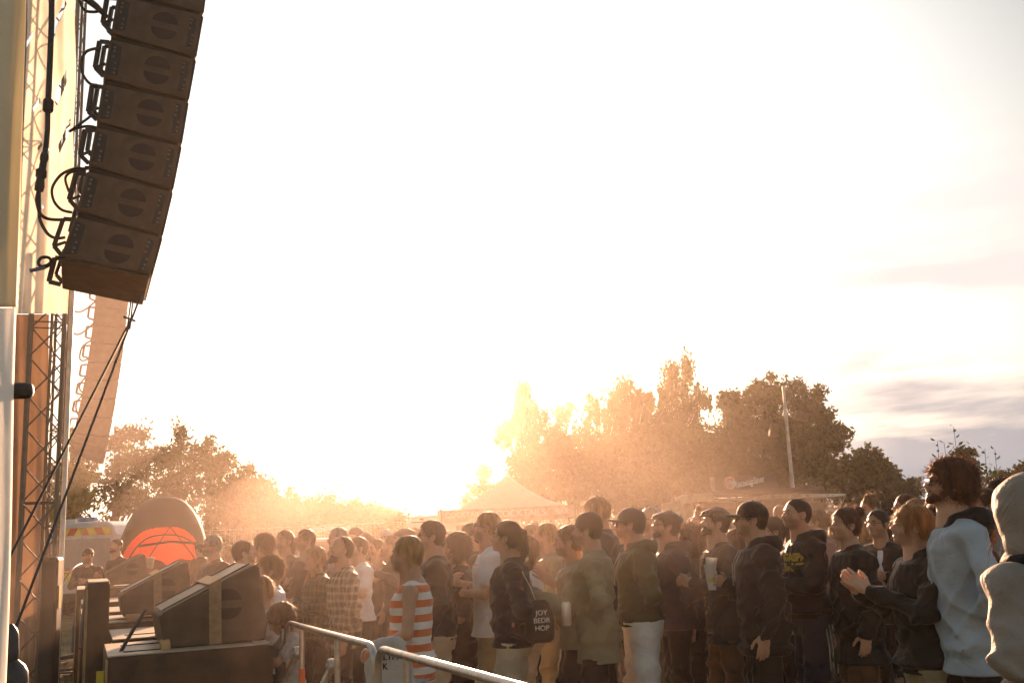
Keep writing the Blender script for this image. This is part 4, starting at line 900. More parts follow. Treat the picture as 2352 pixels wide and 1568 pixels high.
# leafy shoots close by on the right
def shoots():
    r = np.random.default_rng(5); stems = MB(); LV = []; Yb = 10.; bx = at(2210, 1150, Yb)
    root = empty('shrub', (bx.x, Yb, 0), 0, 'shrub with long upright shoots and broad leaves behind the curly haired man', 'shrub')
    for px, py, x0 in [(2190, 980, 2188), (2150, 1012, 2160), (2172, 1016, 2168), (2258, 1030, 2240), (2284, 1032, 2255), (2245, 1060, 2235), (2270, 1075, 2250), (2135, 1075, 2155), (2225, 1085, 2225), (2145, 1105, 2160), (2290, 1105, 2262), (2260, 1110, 2240), (2235, 1120, 2230), (2210, 1110, 2212)]:
        Yp = Yb+r.uniform(-.3, .3); t = at(px, py, Yp); b = at(x0, 1150, Yp); b = Vector((b.x, Yp, .02)); pts = [b+(t-b)*u+Vector((math.sin(u*6+px)*.02, 0, 0)) for u in np.linspace(0, 1, 9)]
        stems.tube([p-Vector((bx.x, Yb, 0)) for p in pts], [.009-.007*u for u in np.linspace(0, 1, 9)], 5)
        n = 26
        for i in range(n):
            u = .42+.58*i/(n-1); p = b+(t-b)*u; a = i*2.4+r.uniform(-.4, .4); d = Vector((math.cos(a), math.sin(a), .45+r.uniform(-.2, .3))).normalized(); sd_ = d.cross(Vector((r.uniform(-.4, .4), r.uniform(-.4, .4), 1))).normalized(); l = r.uniform(.05, .085)*(1.1-.35*(u > .93)); nn = d.cross(sd_)
            p = p+d*.012
            q = [p, p+d*l*.3+sd_*l*.26+nn*.004, p+d*l*.68+sd_*l*.24, p+d*l-nn*.008, p+d*l*.68-sd_*l*.24, p+d*l*.3-sd_*l*.26+nn*.004]
            LV += [tuple(v-Vector((bx.x, Yb, 0))) for v in q]
    stems.build('stems', BARK, root, smooth=True)
    V = np.array(LV); np_mesh('leaves', V, np.arange(len(V)).reshape(-1, 6), LS, False, root)
shoots()
# ---------------------------------------------------------------- stage side: loudspeaker arrays
UD = Vector((-.40, .917, 0)).normalized()          # along the stage front, away from the camera
VD = Vector((.917, .40, 0)).normalized()           # from the stage toward the crowd
SPK = mat('loudspeaker_paint', (.09, .062, .040), rough=.75, noise=.3, nscale=9, bump=.3, bscale=220)
SPD = mat('loudspeaker_recess', (.018, .015, .013), rough=.8, noise=.1)
GRL = mat('loudspeaker_grille', (.02, .02, .02), rough=.5, noise=.2, bump=.6, bscale=400)
STL = mat('black_steel', (.03, .028, .026), rough=.5, metal=.3, noise=.2)
CBL = mat('black_cable', (.015, .014, .014), rough=.45, noise=.1)
ALU = mat('aluminium', (.17, .14, .11), rough=.6, metal=.15, noise=.12, nscale=12)
def poly_at(pts, p0): return [on_plane(x, y, p0, UD) for x, y in pts]
def loop_px(pts, p0, r, name, label, cat_='cable', m=CBL, n=6, dy=0., sm=6):
    P = [on_plane(x, y, Vector(p0)+UD*dy, UD) for x, y in pts]; Q = []
    for i in range(len(P)-1):                       # Catmull-Rom
        a, b, c, d = P[max(i-1, 0)], P[i], P[i+1], P[min(i+2, len(P)-1)]
        for k in range(sm):
            t = k/sm; Q.append(.5*((2*b)+(c-a)*t+(2*a-5*b+4*c-d)*t*t+(3*b-3*c+d-a)*t**3))
    Q.append(P[-1]); o = MB().tube(Q, r, n).build(name, m, smooth=True); tag(o, label, cat_); return o
def array_box(L0, R0, L1, R1, p0, width, label, first, bracket=True, group='hanging line array cabinets', detail=True):
    """cabinet seen side-on: corners upper left/right, lower left/right in the photo"""
    def lerp(a, b, t): return (a[0]+(b[0]-a[0])*t, a[1]+(b[1]-a[1])*t)
    gap = .13
    A, B = lerp(L0, L1, gap), lerp(R0, R1, .04); C_, D = lerp(R0, R1, .99), lerp(L0, L1, .99)
    root_p = on_plane(*lerp(A, C_, .5), p0, UD); root = empty('line_array_cabinet', root_p, 0, label, 'loudspeaker', group)
    def part(name, pts, off, d, m, bev=.006):
        P = [on_plane(x, y, p0, UD)+UD*off-root_p for x, y in pts]; return MB().prism(P, UD*d).build(name, m, root, bevel=bev)
    part('cabinet', [A, B, C_, D], 0, width, SPK, .012)
    part('inner_frame', [lerp(L0, R0, .03), lerp(L0, R0, .97), lerp(L1, R1, .97), lerp(L1, R1, .03)], .03, width-.06, SPD)
    part('front_grille', [lerp(B, C_, .0), (B[0]+(B[0]-A[0])*.03, B[1]+3), (C_[0]+(C_[0]-D[0])*.03, C_[1]-1), C_], .012, width-.024, GRL, .003)
    if not detail: return root
    ax = [B[i]-A[i] for i in (0, 1)]; ay = [D[i]-A[i] for i in (0, 1)]
    # recessed round grip: two half discs either side of a bar
    for s in (-1, 1):
        P = []
        for k in range(11):
            a = PI*k/10; u = .60+.155*math.cos(a); v = .51+s*(.085+.27*math.sin(a)); P.append((A[0]+ax[0]*u+ay[0]*v, A[1]+ax[1]*u+ay[1]*v))
        part('grip_recess', P if s > 0 else P[::-1], -.004, .012, SPD, 0)
    # hardware strips with bolts, rear and front
    for u0, u1, nm in ((.03, .16, 'rear_rigging_plate'), (.88, .955, 'front_rigging_plate')):
        f = lambda u, v: (A[0]+ax[0]*u+ay[0]*v, A[1]+ax[1]*u+ay[1]*v)
        part(nm, [f(u0, .1), f(u1, .14), f(u1, .86), f(u0, .92)], -.007, .01, STL, .002)
        b = MB()
        for v in (.2, .3, .44, .6, .74, .84):
            c = on_plane(*f((u0+u1)/2+(.02 if v > .5 else -.02), v), p0, UD)-UD*.011-root_p; b.lathe(c, [(.001, -.006), (.008, -.006), (.009, 0), (.009, .006)], 8, axis=UD)
        b.build('bolts', ALU, root)
    f = lambda u, v: (A[0]+ax[0]*u+ay[0]*v, A[1]+ax[1]*u+ay[1]*v)
    # rear bracket: an open frame standing off the back
    b = MB(); q = [on_plane(*f(u, v), p0, UD)+UD*.02-root_p for u, v in ((.0, .06), (-.115, .1), (-.115, .78), (.0, .95), (-.0, .62))]
    b.bar(q[0], q[1], .02, .03); b.bar(q[1], q[2], .03, .03); b.bar(q[2], q[3], .02, .03); b.bar(q[2], q[4], .018, .02)
    b.build('rear_bracket', STL, root, bevel=.003); b = MB(); q2 = [p+UD*(width-.05) for p in q]; b.bar(q2[0], q2[1], .02, .03); b.bar(q2[1], q2[2], .03, .03); b.bar(q2[2], q2[3], .02, .03)
    b.build('rear_bracket', STL, root, bevel=.003)
    return root
PA = at(305, 400, 7.0)
LE = [(290, -121), (272, -24), (255, 76), (237, 179), (222, 279), (203, 379), (176, 483), (139, 590)]
RE = [(476, -75), (463, 30), (446, 131), (429, 229), (413, 330), (393, 435), (369, 540), (345, 632)]
WD = ['top cabinet of the near speaker array, mostly cut off above', 'near array cabinet at the height of the upper cable connector', 'third near array cabinet from the top, under the first cable loop', 'middle cabinet of the near speaker array', 'near array cabinet with a cable loop coming off its rear bracket', 'near array cabinet second from the bottom', 'lowest full cabinet of the near array, above the angled base']
for i in range(7):
    a0, b0, a1, b1 = LE[i], RE[i], LE[i+1], RE[i+1]
    array_box(a0, b0, a1, b1, PA, .86, WD[i], i == 0)
# bottom wedge plate of the near array
P = poly_at([(139, 590), (344, 634), (344, 640), (139, 596)], PA); c0 = P[0].copy()
ba = empty('array_base_frame', c0, 0, 'smooth underside plate closing the bottom of the near array', 'speaker base')
MB().prism([p-c0-UD*.004 for p in P], UD*.88).build('panel', SPK, ba, bevel=.008)
q = [on_plane(x, y, PA, UD)+UD*.02-c0 for x, y in ((140, 592), (126, 590), (112, 645), (140, 652))]; b = MB()
for i in range(3): b.bar(q[i], q[i+1], .025, .03)
b.build('rear_bracket', STL, ba, bevel=.003)
b = MB(); s0 = [on_plane(x, y, PA, UD)+UD*.25-c0 for x, y in ((305, 670), (296, 735), (302, 740), (309, 673))]; b.tube(s0, .006, 6); b.build('shackle', STL, ba)
loop_px([(232, 110), (200, 118), (188, 140), (190, 170), (206, 192), (224, 196)], PA, .011, 'speaker_cable', 'black cable loop beside the third cabinet of the near array')
loop_px([(214, 262), (198, 275), (160, 302), (172, 296), (200, 290), (218, 292)], PA, .010, 'speaker_cable', 'kinked black cable sticking out beside the middle cabinet')
loop_px([(196, 388), (170, 388), (140, 402), (120, 432), (124, 462), (142, 482), (166, 488)], PA, .011, 'speaker_cable', 'wide round cable loop by the second lowest cabinet')
loop_px([(196, 392), (165, 395), (150, 410), (158, 440)], PA, .010, 'speaker_cable', 'short cable twisted round the wide loop', dy=.03)
loop_px([(88, 436), (84, 462), (92, 490), (112, 503), (150, 505)], PA, .012, 'speaker_cable', 'upper black cable from the round connector to the array')
loop_px([(90, 436), (90, 480), (92, 505), (108, 535), (128, 547), (150, 545)], PA, .012, 'speaker_cable', 'lower black cable from the round connector to the array', dy=.02)
loop_px([(150, 590), (122, 596), (112, 607), (96, 612), (88, 604), (95, 592), (112, 592), (118, 604), (104, 614)], PA, .012, 'rope_knot', 'black knotted strap with a blue end under the lowest bracket', 'strap', dy=-.02)
loop_px([(104, 614), (68, 622)], PA, .014, 'strap_end', 'blue grey taped tip of the knotted strap', 'strap', m=mat('blue_tape', (.12, .16, .24)), dy=-.02, sm=1)
loop_px([(178, -10), (192, 22), (214, 28), (236, 24)], PA, .011, 'speaker_cable', 'cable loop at the very top of the near array')
b = MB(); q = [on_plane(x, y, PA, UD) for x, y in ((186, -12), (222, 16), (246, 40))]; b.tube([q[0], q[1], q[2]], [.03, .024, .016], 10); o = b.build('cable_connector', STL, smooth=True); tag(o, 'thick slanted cable plug at the top of the near array', 'connector')
# hanging multicore cable with two connectors
hc = on_plane(116, 200, PA, UD); root = empty('hanging_cable', hc, 0, 'thick black cable hanging left of the near array with two connectors', 'cable')
def HP(x, y): return on_plane(x, y, PA, UD)-hc
MB().tube([HP(x, y) for x, y in ((119, -20), (118, 60), (115, 140), (111, 232))], .021, 10).build('upper_cable', CBL, root, smooth=True)
MB().tube([HP(x, y) for x, y in ((110, 250), (109, 300), (106, 330), (102, 362))], .018, 10).build('lower_cable', CBL, root, smooth=True)
MB().tube([HP(x, y) for x, y in ((112, 229), (111.5, 232), (110, 254), (109.7, 257))], [.03, .037, .037, .03], 12).build('joint', STL, root, smooth=True)
MB().tube([HP(x, y) for x, y in ((103, 350), (102, 358), (101, 366), (100, 372), (97, 388), (95, 392), (94, 406), (93, 410), (91, 428), (89, 438))], [.02, .029, .029, .023, .025, .037, .037, .027, .033, .03], 12).build('round_connector', STL, root, smooth=True)
# far array
PF = at(235, 850, 17.5)
xs = lambda t, A_: tuple(np.interp(t, np.linspace(0, 1, len(A_)), [a[i] for a in A_]) for i in (0, 1))
LF = [(222, 612), (219, 690), (210, 770), (198, 850), (184, 925), (168, 1000), (160, 1030)]; RF = [(300, 640), (291, 706), (284, 780), (274, 850), (262, 930), (247, 1010), (238, 1056)]
nF = 11
names = ['highest', 'second highest', 'third highest', 'fourth', 'fifth', 'middle', 'seventh', 'eighth', 'third lowest', 'second lowest', 'lowest']
for i in range(nF):
    a0, b0, a1, b1 = xs(i/nF, LF), xs(i/nF, RF), xs((i+1)/nF, LF), xs((i+1)/nF, RF)
    r_ = array_box(a0, b0, a1, b1, PF, .95, names[i]+' cabinet of the hazy far loudspeaker column', False, group='far loudspeaker column cabinets', detail=False)
    rp = Vector(r_.location); b = MB(); ax = (b0[0]-a0[0], b0[1]-a0[1]); ay = (a1[0]-a0[0], a1[1]-a0[1])
    f = lambda u, v: on_plane(a0[0]+ax[0]*u+ay[0]*v, a0[1]+ax[1]*u+ay[1]*v, PF, UD)-rp
    q = [f(.0, .2), f(-.17, .25), f(-.17, .8), f(0, .85)]
    for k in range(3): b.bar(q[k], q[k+1], .03)
    b.build('rear_bracket', STL, r_)
for i, (a, nm) in enumerate([([(150, 706), (185, 716), (222, 690)], 'thin cable sagging to the top of the far column'), ([(152, 715), (158, 750), (175, 768), (195, 760), (215, 742)], 'thin cable sagging below the first to the far column'), ([(212, 780), (190, 795), (183, 820), (190, 828), (206, 822)], 'thin cable loop beside the upper far column'), ([(200, 862), (185, 880), (184, 895), (196, 905)], 'thin cable loop beside the middle of the far column'), ([(190, 905), (176, 925), (176, 945), (186, 958)], 'thin cable loop beside the lower far column'), ([(178, 985), (164, 1005), (162, 1020), (172, 1030)], 'thin cable loop at the bottom of the far column')]):
    loop_px(a, PF, .016, 'thin_cable', nm, n=5)
hc = on_plane(150, 850, PF, UD); root = empty('hanging_cable', hc, 0, 'long thin cable hanging between the truss tower and the far column', 'cable')
MB().tube([on_plane(x, y, PF, UD)-hc for x, y in ((150, 640), (149, 700), (152, 800), (147, 900), (145, 980), (146, 1060))], .018, 6).build('cable_run', CBL, root)
MB().tube([on_plane(x, y, PF, UD)-hc for x, y in ((148.5, 668), (148, 706))], .05, 8).build('connector', STL, root); MB().tube([on_plane(x, y, PF, UD)-hc for x, y in ((145.5, 912), (144, 940))], .045, 8).build('connector', STL, root)
# guy lines from the array base
for nm, a, b_ in (('thin black guy line from the array shackle down to the lower left', (300, 735, 7.25), (-40, 1402, 5.6)), ('second guy line from the corner of the array to the lower left', (324, 676, 7.3), (-20, 1590, 5.4))):
    o = MB().tube([at(*a), at(*b_)], .0085, 6).build('guy_line', CBL); tag(o, nm, 'rope', 'guy lines of the near array')
o = MB().tube([at(284, 727, 7.2), at(300, 733, 7.25), at(310, 737, 7.3)], .008, 6).build('hook', STL); tag(o, 'small bent black hook where the guy line meets the array shackle', 'hook')
# ---------------------------------------------------------------- stage edge
def tarp(n, c, tr): return mat(n, c, rough=.7, noise=.1, nscale=2, bump=.5, bscale=5, trans=tr)
def curtain(name, label, Lp, Rp, Y0, Y1, m, holes=(), nx=70, ny=220, wave=.03, cat_='tarpaulin', thick=.004, dy=0):
    """cloth hanging between two pixel outlines (lists of (x, y) top to bottom), left edge at depth Y0, right at Y1"""
    ys = np.linspace(Lp[0][1], Lp[-1][1], ny); V = []; keep = []
    for y in ys:
        xl = np.interp(y, [p[1] for p in Lp], [p[0] for p in Lp]); xr = np.interp(y, [p[1] for p in Rp], [p[0] for p in Rp])
        for i in range(nx):
            t = i/(nx-1); x = xl+(xr-xl)*t; Yd = Y0+(Y1-Y0)*t+wave*math.sin(t*9+y*.004)+wave*.4*math.sin(t*23+1); V.append(tuple(at(x, y, Yd)))
            keep.append(any((min(p[0] for p in h) <= x <= max(p[0] for p in h)) and inside(x, y, h) for h in holes))
    V = np.array(V); k = np.array(keep).reshape(ny, nx); idx = np.arange(ny*nx).reshape(ny, nx)
    Q = np.stack([idx[:-1, :-1], idx[:-1, 1:], idx[1:, 1:], idx[1:, :-1]], -1); kk = k[:-1, :-1] | k[1:, 1:]
    o = np_mesh(name, V, Q[~kk], m); tag(o, label, cat_); md = o.modifiers.new('thickness', 'SOLIDIFY'); md.thickness = thick; return o
def inside(x, y, h):
    c = False; n = len(h)
    for i in range(n):
        (x1, y1), (x2, y2) = h[i], h[(i+1) % n]
        if (y1 > y) != (y2 > y) and x < (x2-x1)*(y-y1)/(y2-y1)+x1: c = not c
    return c
H_ = [[(123, 55), (149, 2), (154, 8), (128, 62), (125, 88), (122, 84)], [(126, 216), (152, 162), (153, 190), (130, 244), (126, 236)], [(134, 334), (163, 272), (161, 300), (136, 352)], [(60, 100), (76, 74), (77, 82), (60, 109)], [(76, 250), (92, 224), (90, 238), (77, 256)], [(86, 340), (95, 328), (97, 332), (87, 346)], [(110, 340), (118, 345), (112, 348)], [(95, 470), (101, 476), (97, 480)]]
curtain('wind_vented_scrim', 'sunlit cream mesh scrim with slit shaped vents left of the near array', [(30, -60), (30, 720)], [(172, -60), (172, 60), (175, 150), (174, 210), (168, 300), (170, 400), (172, 470), (168, 560), (160, 640), (154, 720)], 10.7, 10.9, tarp('scrim_mesh', (.9, .86, .8), .62), H_, 120, 330, wave=.05)
curtain('stage_side_drape', 'brown stage drape hanging behind the truss tower', [(12, 722), (8, 1600)], [(112, 722), (104, 1600)], 12.7, 12.95, tarp('drape_cloth', (.5, .38, .29), .5), (), 50, 120, wave=.05)
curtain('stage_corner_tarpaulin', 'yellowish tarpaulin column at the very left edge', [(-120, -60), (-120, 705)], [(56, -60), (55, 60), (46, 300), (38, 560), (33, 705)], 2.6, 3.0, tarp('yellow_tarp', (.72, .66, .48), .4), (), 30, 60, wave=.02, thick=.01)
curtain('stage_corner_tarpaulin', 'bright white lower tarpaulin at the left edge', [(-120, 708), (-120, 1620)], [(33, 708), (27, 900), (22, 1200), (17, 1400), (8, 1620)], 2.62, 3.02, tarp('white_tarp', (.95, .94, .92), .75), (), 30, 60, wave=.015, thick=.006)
b = MB(); b.tube([at(x, y, 3.03) for x, y in ((57.5, -60), (56.5, 60), (48, 300), (39.5, 560), (33, 640))], .008, 6); o = b.build('edge_strap', STL); tag(o, 'dark edge strap running down the yellowish tarpaulin', 'strap')
b = MB(); b.tube([at(x, 897, 3.1) for x in (5, 30, 60, 71, 75)], [.026, .026, .026, .022, .008], 14); o = b.build('padded_bar', STL, smooth=True); tag(o, 'black padded bar end poking out from the left tarpaulin', 'bar')
for (x0, x1, y0, y1, l) in ((8, 42, 1432, 1530, 'upper black rolled canvas bundle beside the white tarpaulin'), (0, 62, 1512, 1640, 'lower larger black canvas bundle at the bottom left corner')):
    xc = (x0+x1)/2; r_ = (x1-x0)/2/2300*3.5; pts = [at(xc, y, 3.5) for y in np.linspace(y0, y1, 9)]; b = MB(); b.tube(pts, [r_*q for q in (.25, .75, .97, 1, .98, 1.02, 1, .9, .3)], 16); o = b.build('rolled_canvas', mat('rolled_canvas', (.05, .045, .045), rough=.35, noise=.3, bump=.6, bscale=9), smooth=True); tag(o, l, 'canvas')
# truss tower
def truss(name, label, cx, Y, wdt, z1, rz, m, rr=.024, step=.42, cat_='truss', lean=0.):
    root = empty(name, (at(cx, 1300, Y).x, Y, 0), rz, label, cat_); h = wdt/2; b = MB(); C4 = [(-h, -h), (h, -h), (h, h), (-h, h)]
    for x, y in C4: MB().tube([(x, y, 0), (x, y, z1)], rr, 8).build('chord', m, root, smooth=True)
    for i in range(4):
        (xa, ya), (xb, yb) = C4[i], C4[(i+1) % 4]; z = .15; k = 0
        while z < z1-step:
            b.tube([(xa if k % 2 else xb, ya if k % 2 else yb, z), (xb if k % 2 else xa, yb if k % 2 else ya, z+step)], rr*.42, 5); z += step; k += 1
            if k % 5 == 0: b.tube([(xa, ya, z), (xb, yb, z)], rr*.42, 5)
    b.build('lacing', m, root); MB().box((0, 0, .02), (wdt*2.2, wdt*2.2, .03)).build('base_plate', STL, root); return root
truss('truss_tower', 'aluminium lattice truss tower standing at the stage corner', 84, 11.6, .36, 9, R(24), ALU)
truss('truss_tower', 'second narrower lattice mast right beside the truss tower', 119, 12.3, .2, 9, R(12), ALU, rr=.018, step=.3)
o = MB().tube([(at(140, 1300, 11.9).x, 11.9, 0), (at(140, 1300, 11.9).x, 11.9, 5.2)], .03, 10).build('scaffold_tube', mat('white_tube', (.75, .72, .66), rough=.4), smooth=True); tag(o, 'bright white scaffold tube right of the lattice mast', 'tube')
x0 = at(116, 1400, 10.2).x
rt_ = empty('ballast_cover', (x0, 10.2, 0), R(8), 'tall dark covered ballast post at the foot of the tower', 'post'); MB().box((0, 0, .82), (.16, .2, 1.64)).build('cover', STL, rt_, bevel=.03); MB().box((.085, -.0, 1.25), (.004, .08, .22)).build('yellow_tag', mat('yellow_tag', (.55, .42, .05)), rt_); MB().box((0, 0, .03), (.5, .5, .05)).build('foot', STL, rt_, bevel=.01)
b = MB(); pL = on_ground(60, 1545); pR = on_ground(200, 1512)
b.bar(pL+Vector((0, 0, .1)), pR+Vector((0, 0, .1)), .06, .06); b.bar(pR+Vector((0, 0, 0)), pR+Vector((0, 0, .35)), .05); b.bar(pL+Vector((.4, 0, 0)), pL+Vector((.4, 0, .6)), .05); o = b.build('outrigger_beam', STL, bevel=.006); tag(o, 'dark steel outrigger beam low beside the subwoofers', 'beam')
b = MB(); g_ = on_ground(165, 1548); b.tube([g_+Vector((.3*math.cos(a)*q, .22*math.sin(a)*q, .03+.02*q)) for q in (1, .8, 1.15) for a in np.linspace(0, 6.28, 18)], .014, 6); o = b.build('coiled_cable', CBL, smooth=True); tag(o, 'black cable coiled on the grass by the outrigger', 'cable')
# ---------------------------------------------------------------- subwoofers and wedges in a row along the stage front
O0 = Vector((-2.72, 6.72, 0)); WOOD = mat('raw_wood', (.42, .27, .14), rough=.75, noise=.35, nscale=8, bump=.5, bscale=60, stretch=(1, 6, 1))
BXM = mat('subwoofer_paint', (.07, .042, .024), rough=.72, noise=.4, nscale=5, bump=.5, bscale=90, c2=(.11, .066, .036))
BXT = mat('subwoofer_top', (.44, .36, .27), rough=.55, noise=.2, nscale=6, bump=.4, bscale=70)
def UV(u, v, z=0): return O0+UD*u+VD*v+Vector((0, 0, z))
RUV = math.atan2(VD.y, VD.x)
def sub_box(u0, u1, v0, v1, z, label, grooves=()):
    root = empty('subwoofer', UV(u0, v0), RUV, label, 'subwoofer', 'subwoofers lined up along the stage front'); lu, lv = u1-u0, v1-v0
    MB().box((lv/2, lu/2, z/2-.004), (lv, lu, z-.008)).build('cabinet', BXM, root, bevel=.012)
    MB().box((lv/2, lu/2, z), (lv-.012, lu-.012, .008)).build('pale_top', BXT, root)  # top sheet in a paler colour than the cabinet sides
    b = MB()
    for g in grooves: b.box((lv/2, lu*g, z+.007), (lv*.8, .022, .006))
    if grooves: b.build('groove_strip', SPD, root)  # dark strips laid on the top, the grooves' shade put into colour
    for vx in (.12, lv-.12):
        b = MB(); b.box((vx, -.004, z*.55), (.14, .008, .1)); b.build('handle_recess', SPD, root)
    for vx in (.0, lv):
        b = MB(); b.box((vx, .02, z/2), (.014, .05, z-.04)); b.build('edge_trim', WOOD if vx == 0 else BXM, root)
    return root
sub_box(0, .98, 0, 1.06, 1.0, 'nearest large brown subwoofer box under the front wedge', (.2, .7))
sub_box(1.06, 2.1, .06, 1.06, 1.02, 'second subwoofer box just behind the nearest one', (.3,))
sub_box(3.0, 4.1, -.1, 1.0, 1.02, 'third subwoofer box under the middle wedge', (.3,))
sub_box(4.4, 5.4, -.15, .95, 1.04, 'fourth subwoofer box with a pale sunlit top')
sub_box(5.8, 6.9, -.15, .95, 1.08, 'fifth subwoofer box further along the row')
sub_box(7.4, 8.8, -.2, 1.0, 1.19, 'last subwoofer box under the far wedge')
rt_ = empty('flight_case', UV(1.25, -.12), RUV, 'tall narrow dark flight case at the left end of the subwoofer row', 'flight case', None)
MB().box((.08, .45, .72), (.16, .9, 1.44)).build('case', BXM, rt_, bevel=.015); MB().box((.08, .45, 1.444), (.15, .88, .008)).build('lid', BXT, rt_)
b = MB(); [b.box((.0, y, .7), (.02, .03, 1.38)) for y in (.02, .88)]; b.build('edge_trim', WOOD, rt_)
def wedge(u, v, z, sc_, label, strap=True, cab=True):
    """floor monitor: side profile in the v-z plane, width along u"""
    root = empty('stage_monitor', UV(u, v, z), RUV, label, 'stage monitor', 'stage monitor wedges on the subwoofers'); W = .8*sc_; s = sc_
    pr = [(.035, .0), (.0, .20), (.02, .215), (.605, .50), (.64, .49), (.695, .10), (.68, .0)]
    P = [Vector((x*s, 0, y*s)) for x, y in pr]; MB().prism(P, Vector((0, W, 0))).build('cabinet', SPK, root, bevel=.012)
    d = (Vector((.605, 0, .50))-Vector((.02, 0, .215))).normalized(); n = Vector((-d.z, 0, d.x))
    b = MB(); a0 = Vector((.03, 0, .2199))*s; a1 = Vector((.59, 0, .4927))*s
    b.prism([a0+n*.004, a1+n*.004, a1+n*.012, a0+n*.012], Vector((0, W*.98, 0))); g = b.build('grille', mat('wedge_grille', (.34, .26, .18), rough=.5, noise=.15, nscale=20, bump=.6, bscale=300), root); g.location = (0, W*.01, 0)  # grille colour lightened to carry the sunlit look of the top edge
    b = MB(); 
    for yy in (.09, .91): b.bar(a0+n*.016+Vector((0, W*yy, 0)), a1+n*.016+Vector((0, W*yy, 0)), .012, .012)
    b.build('grille_rail', STL, root)
    for sgn in (-1, 1):
        Q = [Vector(((.43+.095*math.cos(a))*s, -.003, (.25+sgn*(.025+.075*math.sin(a)))*s)) for a in np.linspace(0, PI, 11)]
        MB().prism(Q, Vector((0, .006, 0))).build('grip_recess', SPD, root)
    if strap:
        b = MB(); m0 = a0+(a1-a0)*.52; m1 = a0+(a1-a0)*.66; b.prism([m0+n*.024, m1+n*.024, m1+n*.029, m0+n*.029], Vector((0, W*1.0, 0)))
        b.prism([m0+n*.028+Vector((0, -.006, 0)), m1+n*.028+Vector((0, -.006, 0)), Vector((m1.x, -.006, -.22 if strap == 1 else 0)), Vector((m0.x, -.006, -.22 if strap == 1 else 0))], Vector((0, -.004, 0)))
        b.build('ratchet_strap', mat('webbing_strap', (.33, .22, .13), rough=.85, noise=.2, nscale=30, bump=.8, bscale=90), root)
    MB().box((.05*s, W*.25, -.0), (.07, .1, .0)) if False else None
    return root
wedge(.2, .33, 1.01, 1.05, 'nearest stage monitor wedge strapped onto the large subwoofer')
wedge(3.1, .18, 1.06, .95, 'middle stage monitor wedge with a wooden block beneath', strap=2)
wedge(7.5, .15, 1.22, .78, 'far stage monitor wedge with a bright sunlit top edge', strap=0)
for (u, v, z, d, l) in ((.2, .375, 1.006, (.06, .14, .06), 'wooden block under the rear of the nearest wedge'), (3.02, .3, 1.026, (.13, .12, .06), 'grained wooden block under the middle wedge'), (7.6, .2, 1.19, (.12, .12, .04), 'wooden block under the far wedge')):
    rt_ = UV(u, v, z); o = MB().box((0, 0, d[2]/2), d).build('wood_block', WOOD, bevel=.006); o.location = rt_; o.rotation_euler = (0, R(-7) if u < 1 else 0, RUV); tag(o, l, 'wood block')
for (u0, v0, z0, u1, v1, z1, sag, l, r_) in ((.55, .26, 1.25, .1, -.03, .78, .02, 'black cable from the nearest wedge down over the subwoofer corner', .013), (3.4, -.1, 1.4, 2.6, -.15, .85, .1, 'black cable curving from the middle wedge', .014), (7.8, -.15, 1.52, 7.0, -.4, 1.2, .08, 'thin cable behind the far wedge', .012)):
    A_, B_ = UV(u0, v0, z0), UV(u1, v1, z1); Q = []
    for t in np.linspace(0, 1, 14): p = A_+(B_-A_)*t; p.z += math.sin(t*PI)*sag; Q.append(p)
    if u0 < 1: Q.append(Q[-1]+Vector((0, 0, -.5))) 
    o = MB().tube(Q, r_, 8).build('monitor_cable', CBL, smooth=True); tag(o, l, 'cable')
o = MB().box((0, 0, 0), (.05, .012, .26)).build('cable_label', mat('yellow_tag', (.55, .42, .05)), bevel=.002); o.location = UV(.06, -.035, .78); tag(o, 'yellow label strip hanging on the cable at the subwoofer corner', 'label')
o = MB().box((0, 0, .07), (.1, .04, .15)).build('pale_board', mat('pale_board', (.7, .6, .45)), bevel=.004); o.location = at(343, 1303, 14.2); o.rotation_euler = (0, R(8), 0); tag(o, 'pale board glowing in the sun behind the far wedge', 'board')
